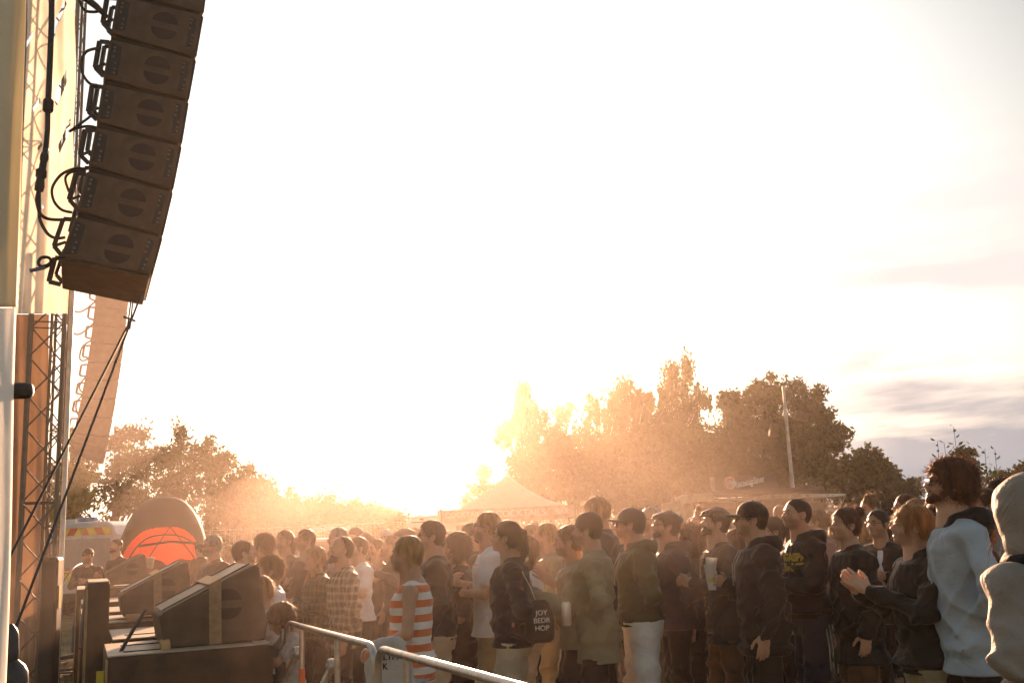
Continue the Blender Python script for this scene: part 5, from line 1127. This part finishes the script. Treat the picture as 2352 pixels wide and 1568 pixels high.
# ---------------------------------------------------------------- crowd barriers
GAL = mat('galvanised_steel', (.5, .47, .44), rough=.33, metal=.85, noise=.25, nscale=20); ORG = mat('orange_sleeve', (.75, .13, .03), rough=.5, noise=.1)
def barrier(a, b_, label):
    A_ = Vector((a[0], a[1], 0)); B_ = Vector((b_[0], b_[1], 0)); d = (B_-A_); Lb = d.length; rz = math.atan2(d.y, d.x)
    root = empty('crowd_barrier', A_, rz, label, 'barrier', 'crowd barriers in front of the stage'); r_ = .12; z1 = 1.1; zb = .18
    def corner(cx, cz, a0, a1): return [Vector((cx+r_*math.cos(t), 0, cz+r_*math.sin(t))) for t in np.linspace(a0, a1, 7)]
    loop = corner(r_, zb+r_, PI*1.5, PI)+corner(r_, z1-r_, PI, PI/2)+corner(Lb-r_, z1-r_, PI/2, 0)+corner(Lb-r_, zb+r_, 0, -PI/2); loop.append(loop[0])
    MB().tube(loop, .021, 10, False).build('frame', GAL, root, smooth=True)
    for t in (.22, .64):
        x = Lb*t; MB().tube([(x, 0, zb), (x, 0, z1)], .019, 10).build('upright', GAL, root, smooth=True)
        MB().tube([(x, 0, zb+.02), (x, 0, .82)], .0225, 10).build('reflective_sleeve', ORG, root, smooth=True)
        c = Vector((x-.07, -.012, .92)); b = MB(); b.lathe(c, [(.001, -.03), (.042, -.03), (.045, -.02), (.045, .02), (.042, .03), (.001, .03)], 16, axis=(0, 1, 0)); b.lathe(c, [(.001, -.04), (.016, -.04), (.016, .04), (.001, .04)], 8, axis=(0, 1, 0)); b.build('hinge', GAL, root, smooth=True)
        MB().tube([c, (x-.16, -.15, .62), (x-.24, -.42, .02)], [.024, .02, .018], 8).build('brace', GAL, root, smooth=True)
        MB().box((x-.24, -.42, .012), (.1, .1, .02)).build('foot', GAL, root)
    return root
for a, b_, l in (((-1.76, 7.62), (-.82, 5.66), 'crowd barrier with orange sleeves beside the children'), ((-.80, 5.60), (.14, 3.64), 'nearest crowd barrier running out of the bottom edge'), ((-2.72, 9.60), (-1.80, 7.68), 'crowd barrier hidden behind the nearest wedge')):
    barrier(a, b_, l)
# ---------------------------------------------------------------- text helper
def text_mesh(name, s, size, m, parent, loc, rot, ext=.002, shear=0., align='CENTER', thick=0., sx=1.):
    cu = bpy.data.curves.new(name, 'FONT'); cu.body = s; cu.size = size; cu.extrude = ext; cu.align_x = align; cu.align_y = 'CENTER'; cu.shear = shear; cu.offset = thick
    tmp = bpy.data.objects.new('tmp', cu); col.objects.link(tmp); dg = bpy.context.evaluated_depsgraph_get(); me = bpy.data.meshes.new_from_object(tmp.evaluated_get(dg)); bpy.data.objects.remove(tmp)
    me.materials.clear(); me.materials.append(m); o = link(name, me, parent); o.location = loc; o.rotation_euler = rot; o.scale = (sx, 1, 1); return o
WHT = mat('white_print', (.75, .73, .7), rough=.6, noise=.05); YLW = mat('yellow_print', (.6, .42, .08), rough=.6, noise=.2, nscale=40)
# ---------------------------------------------------------------- vehicles, tents, stand
PW = mat('white_vehicle_paint', (.6, .6, .62), rough=.3, noise=.06); GLS = mat('vehicle_glass', (.3, .31, .33), rough=.1, noise=.1); RED = mat('red_reflective', (.6, .07, .03), rough=.4, noise=.1); YEL = mat('yellow_reflective', (.8, .6, .05), rough=.4, noise=.05); TYR = mat('tyre', (.02, .02, .02), rough=.8, noise=.2); DKP = mat('dark_plastic', (.03, .03, .032), rough=.5, noise=.1)
def van():
    Y = 27.; c = at(186, 1300, Y); root = empty('rescue_van', (c.x, Y, 0), R(-6), 'white rescue van with red and yellow rear markings parked left of the dome tent', 'van')
    w, L_, h = 1.0, 5., 2.45
    pr = [(-w, .45), (-w, 1.5), (-w+.06, 2.1), (-w+.16, h-.1), (-w+.32, h), (w-.32, h), (w-.16, h-.1), (w-.06, 2.1), (w, 1.5), (w, .45)]
    MB().prism([Vector((x, 0, z)) for x, z in pr], Vector((0, L_, 0))).build('body', PW, root, bevel=.05)
    MB().box((-.0, -.02, 1.62), (1.62, .03, .78)).build('rear_window', GLS, root, bevel=.03)
    b = MB(); r2 = MB()
    for i in range(8):
        x0 = -.86+i*.215; s = 1 if i < 4 else -1; (b if i % 2 else r2).prism([(x0, -.012, 2.1), (x0+.215, -.012, 2.1), (x0+.215-.1*s*-1, -.012, 2.3), (x0+.1*s, -.012, 2.3)], (0, -.006, 0))
    b.build('yellow_chevron', YEL, root); r2.build('red_chevron', RED, root)
    MB().box((0, -.016, 1.08), (1.86, .02, .3)).build('red_band', RED, root); pl = MB().box((-.5, -.032, 1.05), (.5, .012, .3)).build('number_plate', YEL, root); text_mesh('plate_lettering', 'FIG', .24, RED, root, (-.5, -.042, 1.05), (R(90), 0, 0))
    for s in (-1, 1):
        o = MB().box((s*.93, -.02, 1.5), (.1, .05, .9)).build('tail_light', mat('tail_light', (.35, .06, .03), rough=.3), root, bevel=.01)
        MB().box((s*(w+.006), 2.2, 1.35), (.012, 4.2, .5)).build('side_stripe', RED, root)
        for y in (.9, 3.9):
            wh = MB().lathe((s*.86, y, .36), [(.22, -.12), (.34, -.12), (.36, -.06), (.36, .06), (.34, .12), (.22, .12), (.2, .1), (.02, .1)], 22, axis=(s, 0, 0)).build('wheel', TYR, root, smooth=True); MB().lathe((s*.86, y, .36), [(.01, .10), (.2, .105), (.21, .08)], 16, axis=(s, 0, 0)).build('rim', ALU, wh)
    MB().box((0, -.12, .5), (1.95, .25, .22)).build('bumper', DKP, root, bevel=.04); MB().box((.0, .25, h+.07), (.5, .22, .12)).build('warning_light', mat('blue_beacon', (.3, .35, .5), rough=.2), root, bevel=.03); MB().box((-.6, .5, h+.06), (.4, .3, .08)).build('roof_vent', PW, root, bevel=.02); MB().box((0, -.01, 1.3), (.02, .02, 1.5)).build('door_seam', DKP, root)
    MB().box((0, -.02, .84), (1.7, .02, .2)).build('lower_panel', PW, root, bevel=.01)
van()
def pickup():
    Y = 24.; c = at(748, 1240, Y); root = empty('pickup', (c.x, Y, 0), R(8), 'pale pickup with a bright white rack bar on its roof behind the crowd', 'vehicle')
    MB().prism([(-.9, 0, .5), (-.93, 0, .95), (-.88, 0, 1.12), (.88, 0, 1.12), (.93, 0, .95), (.9, 0, .5)], (0, 4.6, 0)).build('body', PW, root, bevel=.06)
    MB().prism([(0, 1.1, 1.1), (0, 1.65, 1.75), (0, 2.9, 1.78), (0, 3.2, 1.1)], (.01, 0, 0)) 
    b = MB(); b.add([(-.82, 1.1, 1.1), (.82, 1.1, 1.1), (.68, 1.6, 1.74), (-.68, 1.6, 1.74), (-.82, 3.2, 1.1), (.82, 3.2, 1.1), (.68, 2.9, 1.76), (-.68, 2.9, 1.76)], [(0, 1, 2, 3), (4, 7, 6, 5), (0, 3, 7, 4), (1, 5, 6, 2), (3, 2, 6, 7)]); b.build('cab', PW, root, bevel=.05)
    MB().add([(-.72, 1.12, 1.17), (.72, 1.12, 1.17), (.6, 1.55, 1.68), (-.6, 1.55, 1.68)], [(0, 1, 2, 3)]).build('windscreen', DKP, root)
    MB().box((0, -.02, .82), (1.2, .06, .25)).build('radiator_grille', DKP, root, bevel=.02); MB().box((0, -.08, .55), (1.8, .15, .2)).build('bumper', DKP, root, bevel=.04)
    for s in (-1, 1):
        MB().lathe((s*.7, -.01, .84), [(.001, .03), (.09, .025), (.12, 0)], 14, axis=(0, -1, 0)).build('headlight', ALU, root)
        for y in (.8, 3.7): MB().lathe((s*.8, y, .37), [(.1, -.11), (.34, -.11), (.37, -.05), (.37, .05), (.34, .11), (.02, .11)], 20, axis=(s, 0, 0)).build('wheel', TYR, root, smooth=True)
    MB().box((0, 1.7, 1.97), (.98, .16, .09)).build('rack_bar', mat('white_plastic', (.8, .78, .74), rough=.3), root, bevel=.02); b = MB(); [b.box((s*.4, 1.7, 1.87), (.05, .06, .12)) for s in (-1, 1)]; b.build('bar_bracket', DKP, root)  # roof rack bar, no lamp; its sunlit look is put into the white
pickup()
def dome():
    Y = 25.; c = at(374, 1290, Y); root = empty('dome_tent', (c.x, Y, 0), R(4), 'black dome tent with a glowing red back wall', 'tent'); n, m = 280, 130; a, hh = 1.22, 2.93
    Bm = tarp('tent_black', (.03, .018, .014), .03); Rm = mat('tent_red', (.5, .035, .012), rough=.7, noise=.2, nscale=1.5, trans=.42); V = []
    for j in range(m+1):
        t = j/m*PI/2
        for i in range(n): p = 2*PI*i/n; V.append((a*math.cos(t)**.75*math.cos(p)*1.0, a*math.cos(t)**.75*math.sin(p), hh*math.sin(t)**1.0))
    Fb, Fr = [], []
    for j in range(m):
        for i in range(n):
            f = (j*n+i, j*n+(i+1) % n, (j+1)*n+(i+1) % n, (j+1)*n+i); x = np.mean([V[k][0] for k in f]); y = np.mean([V[k][1] for k in f]); z = np.mean([V[k][2] for k in f])
            arch = z < 2.2*(max(0, 1-abs(x/(a*1.0))**3.8))**.5
            if y < 0: (Fb.append(f) if not arch else None)
            else: (Fr if z < 2.2*(max(0, 1-abs(x/(a*1.02))**4))**.5 else Fb).append(f)
    np_mesh('canopy', V, np.array(Fb), Bm, True, root); np_mesh('back_wall', V, np.array(Fr), Rm, True, root)
    b = MB()
    for s in (-1, 1): b.tube([(s*a*math.cos(t)**.75*.97, .25*math.sin(t*2), 2.0*math.sin(t)) for t in np.linspace(.02, PI/2, 12)], .022, 6)
    for s in (-1, 1): b.tube([(0, .9*a*.55, 2.2), (s*.55, .7, 1.45), (s*.98, .45, .6)], .02, 6)
    b.tube([(-.75, .5, 1.75), (0, .6, 1.83), (.75, .5, 1.75)], .04, 6); b.build('poles', STL, root)
    # dark printed mark on the red wall
    q = MB()
    for s, ww in ((-.42, .3), (.2, .26)): q.prism([Vector((s+ww*math.cos(t), .93-.12*abs(s), 1.12+.28*math.sin(t)*(1 if t < PI else .7))) for t in np.linspace(0, 2*PI, 14)[:-1]], (0, .01, 0))
    q.box((.42, .88, 1.12), (.36, .012, .5)); q.box((0, .98, .86), (1.2, .012, .08)); q.build('printed_mark', mat('tent_print', (.22, .02, .01)), root)
dome()
def fence(px0, px1, Y, z, n, labels, flip=1):
    for i in range(n):
        a = at(px0+(px1-px0)*i/n, 1200, Y); b_ = at(px0+(px1-px0)*(i+1)/n, 1200, Y); L_ = b_.x-a.x-.06
        root = empty('mobile_fence', (a.x, Y, 0), 0, labels[i], 'fence panel', 'mobile fence panels along the field edge')
        MB().tube([(0, 0, .1), (0, 0, z), (L_, 0, z), (L_, 0, .1), (0, 0, .1)], .022, 6).build('frame', GAL, root)
        m_ = MB(); [m_.tube([(x, 0, .1), (x, 0, z)], .004, 3, False) for x in np.arange(.12, L_, .16)]; [m_.tube([(0, 0, zz), (L_, 0, zz)], .004, 3, False) for zz in np.arange(.3, z, .3)]; m_.build('wire_mesh', GAL, root)
        MB().box((-.03, 0, .06), (.24, .7, .12)).build('concrete_foot', mat('concrete', (.3, .29, .27), rough=.9, bump=.4), root, bevel=.02)
fence(345, 1130, 38, 2.25, 4, ['fence panel behind the dome tent', 'fence panel behind the dark round tree foot and curly haired people', 'fence panel behind the pickup', 'fence panel between the pickup and the caravan'])
fence(1925, 2120, 40, 2.1, 1, ['fence panel right of the bar stand'])
def caravan():
    Y = 31.; c = at(1006, 1200, Y); root = empty('caravan', (c.x, Y, 0), R(5), 'small white trailer with a rounded roof edge left of the cocktail tent', 'trailer')
    MB().prism([(-.9, 0, .4), (-.92, 0, 2.1), (-.8, 0, 2.3), (.8, 0, 2.34), (.92, 0, 2.1), (.9, 0, .4)], (0, 3.2, 0)).build('body', PW, root, bevel=.06)
    MB().box((0, -.012, 2.12), (1.6, .02, .03)).build('trim', DKP, root); b = MB(); [b.box((s, -.03, 2.2), (.12, .03, .05)) for s in (-.5, .1)]; b.build('marker_lights', RED, root); MB().lathe((.1, .8, 2.42), [(.12, -.08), (.12, .02), (.02, .08)], 12).build('roof_vent', ALU, root)
    for s in (-1, 1): MB().lathe((s*.8, 1.5, .32), [(.1, -.09), (.3, -.09), (.32, 0), (.3, .09), (.02, .09)], 18, axis=(s, 0, 0)).build('wheel', TYR, root, smooth=True)
caravan()
def cocktail():
    Y = 28.; c = at(1168, 1200, Y); w = 1.86; root = empty('cocktail_tent', (c.x, Y+w, 0), R(0), 'pale pagoda tent with COCKTAILS lettering washed out by the sun', 'tent'); Cn = mat('tent_cloth_pale', (.88, .78, .72), rough=.7, noise=.06, trans=.6); n = 28; V = []; F = []
    for j in range(15):
        t = j/14; r_ = w*(1-t)**1.0*(1-.0*t)+.04; z = 2.36+1.0*(t**1.7)
        for i in range(n):
            a = 2*PI*i/n; k = 1/max(abs(math.cos(a)), abs(math.sin(a))); V.append((r_*math.cos(a)*k, r_*math.sin(a)*k, z))
    for j in range(14):
        for i in range(n): F.append((j*n+i, j*n+(i+1) % n, (j+1)*n+(i+1) % n, (j+1)*n+i))
    np_mesh('roof', V, np.array(F), Cn, True, root)
    b = MB(); [b.box((x, y, 2.2), d) for x, y, d in ((0, -w, (2*w+.1, .02, .34)), (0, w, (2*w+.1, .02, .34)), (-w, 0, (.02, 2*w, .34)), (w, 0, (.02, 2*w, .34)))]; va = b.build('valance', mat('valance_cloth', (.62, .46, .40), rough=.7, trans=.4), root)
    text_mesh('lettering', 'COCKTAIL BAR', .2, WHT, va, (-1.05, -w-.015, 2.22), (R(90), 0, 0)); text_mesh('lettering', 'COCKTAILS', .26, WHT, va, (.35, -w-.015, 2.2), (R(90), 0, 0)); text_mesh('lettering', 'BAR', .2, WHT, va, (1.5, -w-.015, 2.2), (R(90), 0, 0))
    for x in (-w, w):
        for y in (-w, w): MB().tube([(x, y, 0), (x, y, 2.4)], .035, 8).build('pole', ALU, root)
    MB().box((0, -w+.1, .5), (2*w-.2, .5, 1.0)).build('counter', DKP, root, bevel=.02); MB().box((-1.0, -w+.05, 1.55), (.9, .05, .8)).build('menu_board', mat('menu_board', (.3, .16, .1)), root)
cocktail()
def bar_stand():
    Y = 37.; c = at(1700, 1200, Y); root = empty('bar_stand', (c.x, Y, 0), 0, 'dark beer bar trailer with a pale awning and a brewery sign on top', 'bar stand'); k = Y/2287
    def X(px): return (px-1700)*k*1.01
    zz = lambda py, px=1700: at(px, py, Y).z
    MB().box((X(1735), 1.6, 1.3), (X(1870)-X(1600), 2.6, 2.6)).build('body', mat('bar_body', (.05, .035, .03), rough=.6, noise=.3), root, bevel=.03)
    MB().box((X(1735), .28, 1.75), (X(1850)-X(1640), .06, .9)).build('serving_hatch', mat('hatch_dark', (.014, .01, .009)), root)
    MB().box((X(1748), .0, zz(1133)), (X(1868)-X(1630), 2.9, .17)).build('roof', DKP, root, bevel=.02)
    aw = MB(); aw.prism([(X(1632), -.6, zz(1149)-.02), (X(1930), -.6, zz(1149)+.0), (X(1930), -.6, zz(1146)+.02), (X(1780), -.6, zz(1142)+.07), (X(1632), -.6, zz(1146)+.0)], (0, 1.6, 0)); aw.build('awning', mat('white_plastic', (.8, .78, .74)), root); MB().add([(X(1930), -.6, zz(1148)), (X(1922), -.6, zz(1160)-.1), (X(1926), -.3, zz(1160)-.1), (X(1930), -.3, zz(1148))], [(0, 1, 2, 3)]).build('awning_flap', mat('white_plastic', (.8, .78, .74)), root)
    MB().box((X(1600), -.1, zz(1138)-.05), (X(1632)-X(1568), 2.6, .28)).build('side_canopy', mat('canopy_grey', (.32, .27, .2), rough=.6), root, bevel=.02); MB().bar((X(1528), -.2, zz(1152)-.22), (X(1570), -.2, zz(1146)-.17), .05, .5).build('folded_shade', mat('canopy_grey', (.32, .27, .2)), root); MB().box((X(1585), .0, 1.35), (.4, .4, 2.5)).build('side_pillar', mat('canopy_grey', (.32, .27, .2)), root)
    b = MB(); [b.tube([(X(px), -.5, 0), (X(px), -.5, 2.65)], .04, 8) for px in (1690, 1745, 1812, 1918)]; b.build('awning_poles', ALU, root)
    sb = MB().box((X(1718), .2, zz(1112)), (X(1796)-X(1645), .16, .66)).build('sign_board', mat('sign_maroon', (.055, .028, .03), rough=.5, noise=.1), root, bevel=.01)
    MB().box((X(1647), .1, zz(1112)), (.12, .06, .62)).build('sign_post', mat('canopy_grey', (.32, .27, .2)), root)
    z0 = zz(1108, 1688); em = MB().lathe((X(1686), .105, z0), [(.001, .006), (.21, .006), (.235, 0)], 26, axis=(0, -1, 0)).build('emblem', mat('emblem_red', (.5, .05, .03)), sb); MB().lathe((X(1686), .1, z0), [(.19, .012), (.215, .014), (.215, .008)], 26, axis=(0, -1, 0)).build('emblem_ring', WHT, em)
    text_mesh('emblem_letter', 'W', .3, WHT, em, (X(1686), .085, z0), (R(90), 0, 0), thick=.008)
    t = text_mesh('brewery_lettering', 'Wernesgrüner', .34, WHT, sb, (X(1727), .1, zz(1106, 1728)), (R(90), R(-9), 0), thick=.006, sx=.6); b = MB(); b.bar((X(1702), .1, zz(1117, 1702)), (X(1750), .1, zz(1106, 1750)), .012, .035); b.build('underline', WHT, sb)
bar_stand()
def lamp():
    Y = 40.; b_ = at(1822, 1180, Y); root = empty('lamp_post', (b_.x+.08, Y, 0), 0, 'tall pale lamp post with two speakers in front of the great round tree', 'lamp post'); top = at(1800, 886, Y); dx = 0
    MB().tube([(0, 0, 0), (0, 0, top.z*.6), (0, 0, top.z)], [.085, .07, .05], 10).build('post', mat('lamp_post_grey', (.5, .47, .44), rough=.4, metal=.3), root, smooth=True)
    MB().bar((0, 0, top.z), (-.45, 0, top.z+.02), .07, .05).build('arm', ALU, root); MB().box((-.55, 0, top.z+.0), (.55, .2, .09)).build('lamp_head', ALU, root, bevel=.02)
    z1 = at(1790, 985, Y).z; z2 = at(1835, 970, Y).z
    for z, x, ry, nm in ((z1, -.55, 12, 1), (z2, .62, -72, 1)):
        MB().bar((0, 0, z+.15), (x*.8, 0, z+.18), .04).build('speaker_arm', STL, root); s = MB().box((0, 0, 0), (.32, .32, .52)).build('horn_speaker', SPK, root, bevel=.03); s.location = (x, 0, z-.05 if ry == 12 else z+.25); s.rotation_euler = (0, R(ry), 0)
lamp()
def banner(name, label, px0, px1, y0, y1, Y, c, cat_='banner'):
    a = at((px0+px1)/2, y0, Y); b_ = at((px0+px1)/2, y1, Y); w = (px1-px0)/2287*Y
    root = empty(name, (a.x, Y, 0), 0, label, cat_); V = []; n = 20
    for i in range(n+1):
        for z in (b_.z, (a.z+b_.z)/2, a.z-.06*math.sin(i/n*PI)): V.append((-w/2+w*i/n, .05*math.sin(i*.9), z))
    F = [(i*3+j, (i+1)*3+j, (i+1)*3+j+1, i*3+j+1) for i in range(n) for j in (0, 1)]
    o = np_mesh('cloth', V, np.array(F), mat('banner_%s' % c[0], c, rough=.7, trans=.3, noise=.08), True, root); o.modifiers.new('t', 'SOLIDIFY').thickness = .01
    b = MB(); [b.tube([(s*w/2, 0, 0), (s*w/2, 0, a.z+.05)], .02, 6) for s in (-1, 1)]; b.build('poles', ALU, root)
banner('fence_banner', 'pale pinkish cloth banner low behind the heads right of the bar', 1785, 1965, 1167, 1200, 33, (.6, .45, .43))
banner('white_banner', 'small white panel between the two flat cap men', 1543, 1561, 1172, 1215, 28, (.8, .78, .8))
# smoke drifting over the left part of the crowd
sm = MB(); 
def smoke_blob(c, r_, nm, l, dens):
    g = Grid([c[i]-r_[i]*1.15 for i in range(3)], [c[i]+r_[i]*1.15 for i in range(3)], .22); g.ell(c, r_, k=.1); D0 = g.D.copy(); g.D[:] = .5
    x = g.ax[0][:, None, None]; y = g.ax[1][None, :, None]; z = g.ax[2][None, None, :]
    d = (np.sqrt(((x-c[0])/r_[0])**2+((y-c[1])/r_[1])**2+((z-c[2])/r_[2])**2)-1)*min(r_); g.D = (d+.16*np.sin(x*1.7+y)*np.sin(z*2.3+x)+.1*np.sin(x*3.1-z*2.7)).astype(np.float32)
    V, F = g.mesh(); o = np_mesh(nm, V, F); m_ = bpy.data.materials.new(nm); m_.use_nodes = True; nt_ = m_.node_tree; nt_.nodes.clear(); o_ = N(nt_, 'ShaderNodeOutputMaterial'); pv = N(nt_, 'ShaderNodeVolumePrincipled')
    pv.inputs['Color'].default_value = (1, .82, .74, 1); pv.inputs['Density'].default_value = dens; pv.inputs['Anisotropy'].default_value = .55; nt_.links.new(pv.outputs[0], o_.inputs['Volume']); o.data.materials.append(m_); tag(o, l, 'smoke', kind='stuff')
c = at(700, 1165, 19); smoke_blob(tuple(c), (2.0, 1.2, .75), 'smoke', 'thin stage smoke drifting above the heads left of centre', .035)
smoke_blob((-.7, 10.2, 1.45), (3.9, 4.2, 1.5), 'smoke', 'thin golden fog added over the front rows for a warm veil', .007)  # fog volume added to lay a golden veil over these rows
c = at(790, 1120, 20); smoke_blob(tuple(c), (1.7, 1., .6), 'smoke', 'higher wisp of smoke in front of the pale bushes', .012)
c = at(130, 800, 14.5); smoke_blob(tuple(c), (2.3, 1.5, 2.1), 'smoke', 'warm stage fog hanging round the far loudspeaker column', .028)
# ---------------------------------------------------------------- things people carry
def hand_world(t, side, up_=0.):
    root, A_, s = t; W_ = A_[side][2]+A_[side][3].normalized()*.085; M4 = Matrix.Translation(root.location) @ Matrix.Rotation(root.rotation_euler[2], 4, 'Z') @ Matrix.Scale(s, 4); return M4 @ W_
p = hand_world(CR['cup'], 1); cupM = mat('plastic_cup', (.75, .74, .74), rough=.35, trans=.35, noise=.03)
b = MB(); prof = lambda z0: [(.001, z0), (.028, z0), (.043, z0+.13), (.045, z0+.134), (.042, z0+.13), (.027, z0+.006), (.001, z0+.006)]
root = empty('plastic_cups', p+Vector((-.02, 0, -.07)), 0, 'stack of white plastic beer cups held by the man in the black baseball cap', 'cups')
MB().lathe((0, 0, 0), prof(0), 22).build('cup', cupM, root, smooth=True); MB().lathe((.004, 0, .05), prof(0), 22, axis=(-.08, 0, 1)).build('cup', cupM, root, smooth=True); MB().lathe((-.002, 0, .095), prof(0), 22, axis=(.1, 0, 1)).build('cup', cupM, root, smooth=True)
q = MB(); q.add([(math.cos(a)*(.0375+.0005), math.sin(a)*(.0375+.0005), z) for z in (.06, .085) for a in np.linspace(-2.4, -1.1, 8)], [(i, i+1, 8+i+1, 8+i) for i in range(7)]); q.build('cup_label', mat('lime_label', (.45, .5, .05)), root)
p = at(1301, 1409, 7.2); root = empty('drink_can', p-Vector((0, 0, .08)), 0, 'silver drink can held low by the clapping man in the open jacket', 'can')
MB().lathe((0, 0, 0), [(.001, .004), (.026, .0), (.033, .012), (.033, .145), (.027, .158), (.027, .16), (.001, .157)], 22).build('can_body', mat('can_silver', (.6, .55, .48), rough=.3, metal=.5), root, smooth=True); MB().box((0, 0, .16), (.015, .02, .002)).build('tab', ALU, root)
# bags
def bag(name, label, px, py, Y, w, h, d, m, rz, text=None, tm=None, ts=.08):
    p = at(px, py, Y); root = empty(name, p, rz, label, 'bag'); g = Grid((-w, -d*1.6, -h), (w, d*1.6, h*1.2), .012); g.loft([(-h/2, 0, 0, w*.36, d*.35), (-h*.42, 0, 0, w*.46, d*.5), (0, 0, 0, w*.48, d*.5), (h*.4, 0, 0, w*.36, d*.35), (h*.5, 0, 0, w*.2, d*.2)], k=.02); g.fold(.004, 24, 3); V, F = g.mesh(); np_mesh('sack', V, F, m, True, root)
    if name[0] == 'd': MB().tube([(-w*.12, -.0, h*.5), (-w*.25, d*.2, h*.8), (-w*.5, d*.5, h*1.2)], .0035, 6).build('cord', WHT, root)
    if text:
        for i, s in enumerate(text): text_mesh('lettering', s, ts, tm, root, (0, -d*.53-.01, h*.2-i*ts*1.05), (R(90), 0, 0), ext=.004)
    return root
bag('drawstring_bag', 'black drawstring bag with white capital lettering on the back of the dark pullover woman', 1240, 1425, 7.35, .22, .3, .12, CL('black'), R(10), ('JOY', 'BEDR', 'HOP'), WHT, .05)
bag('printed_bag', 'white cloth bag with dark printed letters hanging behind the nearest barrier', 893, 1535, 6.0, .3, .36, .09, CL('lgrey'), R(-14), ('NALTM', 'K'), CL('black'), .05)
o = text_mesh('shorts_print', 'PULL', .16, CL('charcoal'), None, (0, 0, 0), (0, 0, 0)); st_ = [p for p in PEOPLE if 'striped vest' in p['label']][0]; o.parent = st_; o.location = (-.20, .02, .66); o.rotation_euler = (R(90), R(90), R(-92))
ro, A_, s_ = CR['crew']
for i, tx in enumerate(('GASPAC', 'SANTEC')):
    o = text_mesh('hoodie_print', tx, .078, YLW, ro, (0, 0, 0), (0, 0, 0), thick=.003, ext=.004)
    for v in o.data.vertices:
        th = R(137)+v.co.x*.72/.17; v.co = (.196*math.cos(th)*(1+v.co.z), (.168+v.co.z)*math.sin(th), 1.335-.07*i+v.co.y)
    o.data.update()

def patch(person_, name, th, w, z0, z1, rx, ry, m, n=8):       # a print or card lying on the chest, bent round it
    V = []; 
    for z in (z0, z1):
        for i in range(n+1): t = th+(i/n-.5)*w/rx; V.append((rx*math.cos(t), ry*math.sin(t), z))
    V2 = [(x*1.012, y*1.012, z) for x, y, z in V]; k = len(V); V = V+V2
    F = [(i, i+1, n+2+i, n+1+i) for i in range(n)]+[(k+i, k+i+1, k+n+2+i, k+n+1+i) for i in range(n)]
    return np_mesh(name, V, np.array(F), m, True, person_)
patch(CR['print'][0], 'shirt_print', R(118), .16, 1.18, 1.36, .172, .132, mat('orange_print', (.75, .3, .1), noise=.3, nscale=12)); patch(CR['print'][0], 'yellow_print', R(128), .06, 1.2, 1.3, .175, .135, YLW)
patch(CR['board'][0], 'lanyard_card', R(95), .07, 1.13, 1.22, .18, .146, mat('yellow_card', (.65, .5, .15)))
ro, A_, s_ = CR['crew']
for i in range(3):      # three pale stripes down the side of the shorts
    MB().tube([(-.185-.004*i, -.03-.022*i, .86), (-.205-.003*i, -.03-.024*i, .7), (-.205, -.02-.026*i, .53)], .0045, 5).build('side_stripe', WHT, ro)
rb, A_, s_ = CR['boy']; S = A_[-1][0]; E = A_[-1][1]
for i in range(3):
    p = S+(E-S)*.05; b = MB().tube([Vector((p.x+.05, p.y-.03+.025*i, p.z+.068)), Vector((p.x-.0, p.y-.035+.026*i, p.z+.072)), Vector((p.x-.045, p.y-.03+.03*i, p.z+.035)), Vector((p.x-.07, p.y-.01+.035*i, p.z-.03))], .005, 5).build('sleeve_stripe', CL('maroon'), rb)
# ---------------------------------------------------------------- separate pieces of a part become parts of their own
def split_parts(names):
    for o in list(bpy.data.objects):
        nm = o.name.split('.')[0]
        if o.type != 'MESH' or nm not in names: continue
        bm = bmesh.new(); bm.from_mesh(o.data); bm.faces.ensure_lookup_table(); seen = set(); isl = []
        for f in bm.faces:
            if f.index in seen: continue
            st = [f]; seen.add(f.index); cur = []
            while st:
                g = st.pop(); cur.append(g.index)
                for e in g.edges:
                    for h in e.link_faces:
                        if h.index not in seen: seen.add(h.index); st.append(h)
            isl.append(set(cur))
        if len(isl) > 1:
            for k, keep in enumerate(isl):
                b2 = bm.copy(); b2.faces.ensure_lookup_table(); bmesh.ops.delete(b2, geom=[f for f in b2.faces if f.index not in keep], context='FACES')
                me = o.data.copy(); b2.to_mesh(me); b2.free()
                if k == 0: first = me
                else:
                    c = o.copy(); c.data = me; c.name = names[nm]; col.objects.link(c)
            o.data = first; o.name = names[nm]
        bm.free()
split_parts({'bolts': 'bolt', 'grille_rail': 'grille_rail', 'bar_bracket': 'bar_bracket', 'edge_trim': 'edge_trim', 'groove_strip': 'groove_strip', 'awning_poles': 'awning_pole', 'marker_lights': 'marker_light'})
# ---------------------------------------------------------------- haze: thin volume put in for the sun's warm veiling glow
hb = MB(); hb.box((0, 23, 5.6), (180, 106, 13.2)); hz = hb.build('haze', None)
m = bpy.data.materials.new('haze'); m.use_nodes = True; nt = m.node_tree; nt.nodes.clear()
o_ = N(nt, 'ShaderNodeOutputMaterial'); pv = N(nt, 'ShaderNodeVolumePrincipled')
pv.inputs['Color'].default_value = (1, .84, .70, 1); pv.inputs['Density'].default_value = .00062; pv.inputs['Anisotropy'].default_value = .84
nt.links.new(pv.outputs[0], o_.inputs['Volume']); hz.data.materials.append(m)
tag(hz, 'warm hazy evening air lit by the low sun', 'haze', kind='stuff')
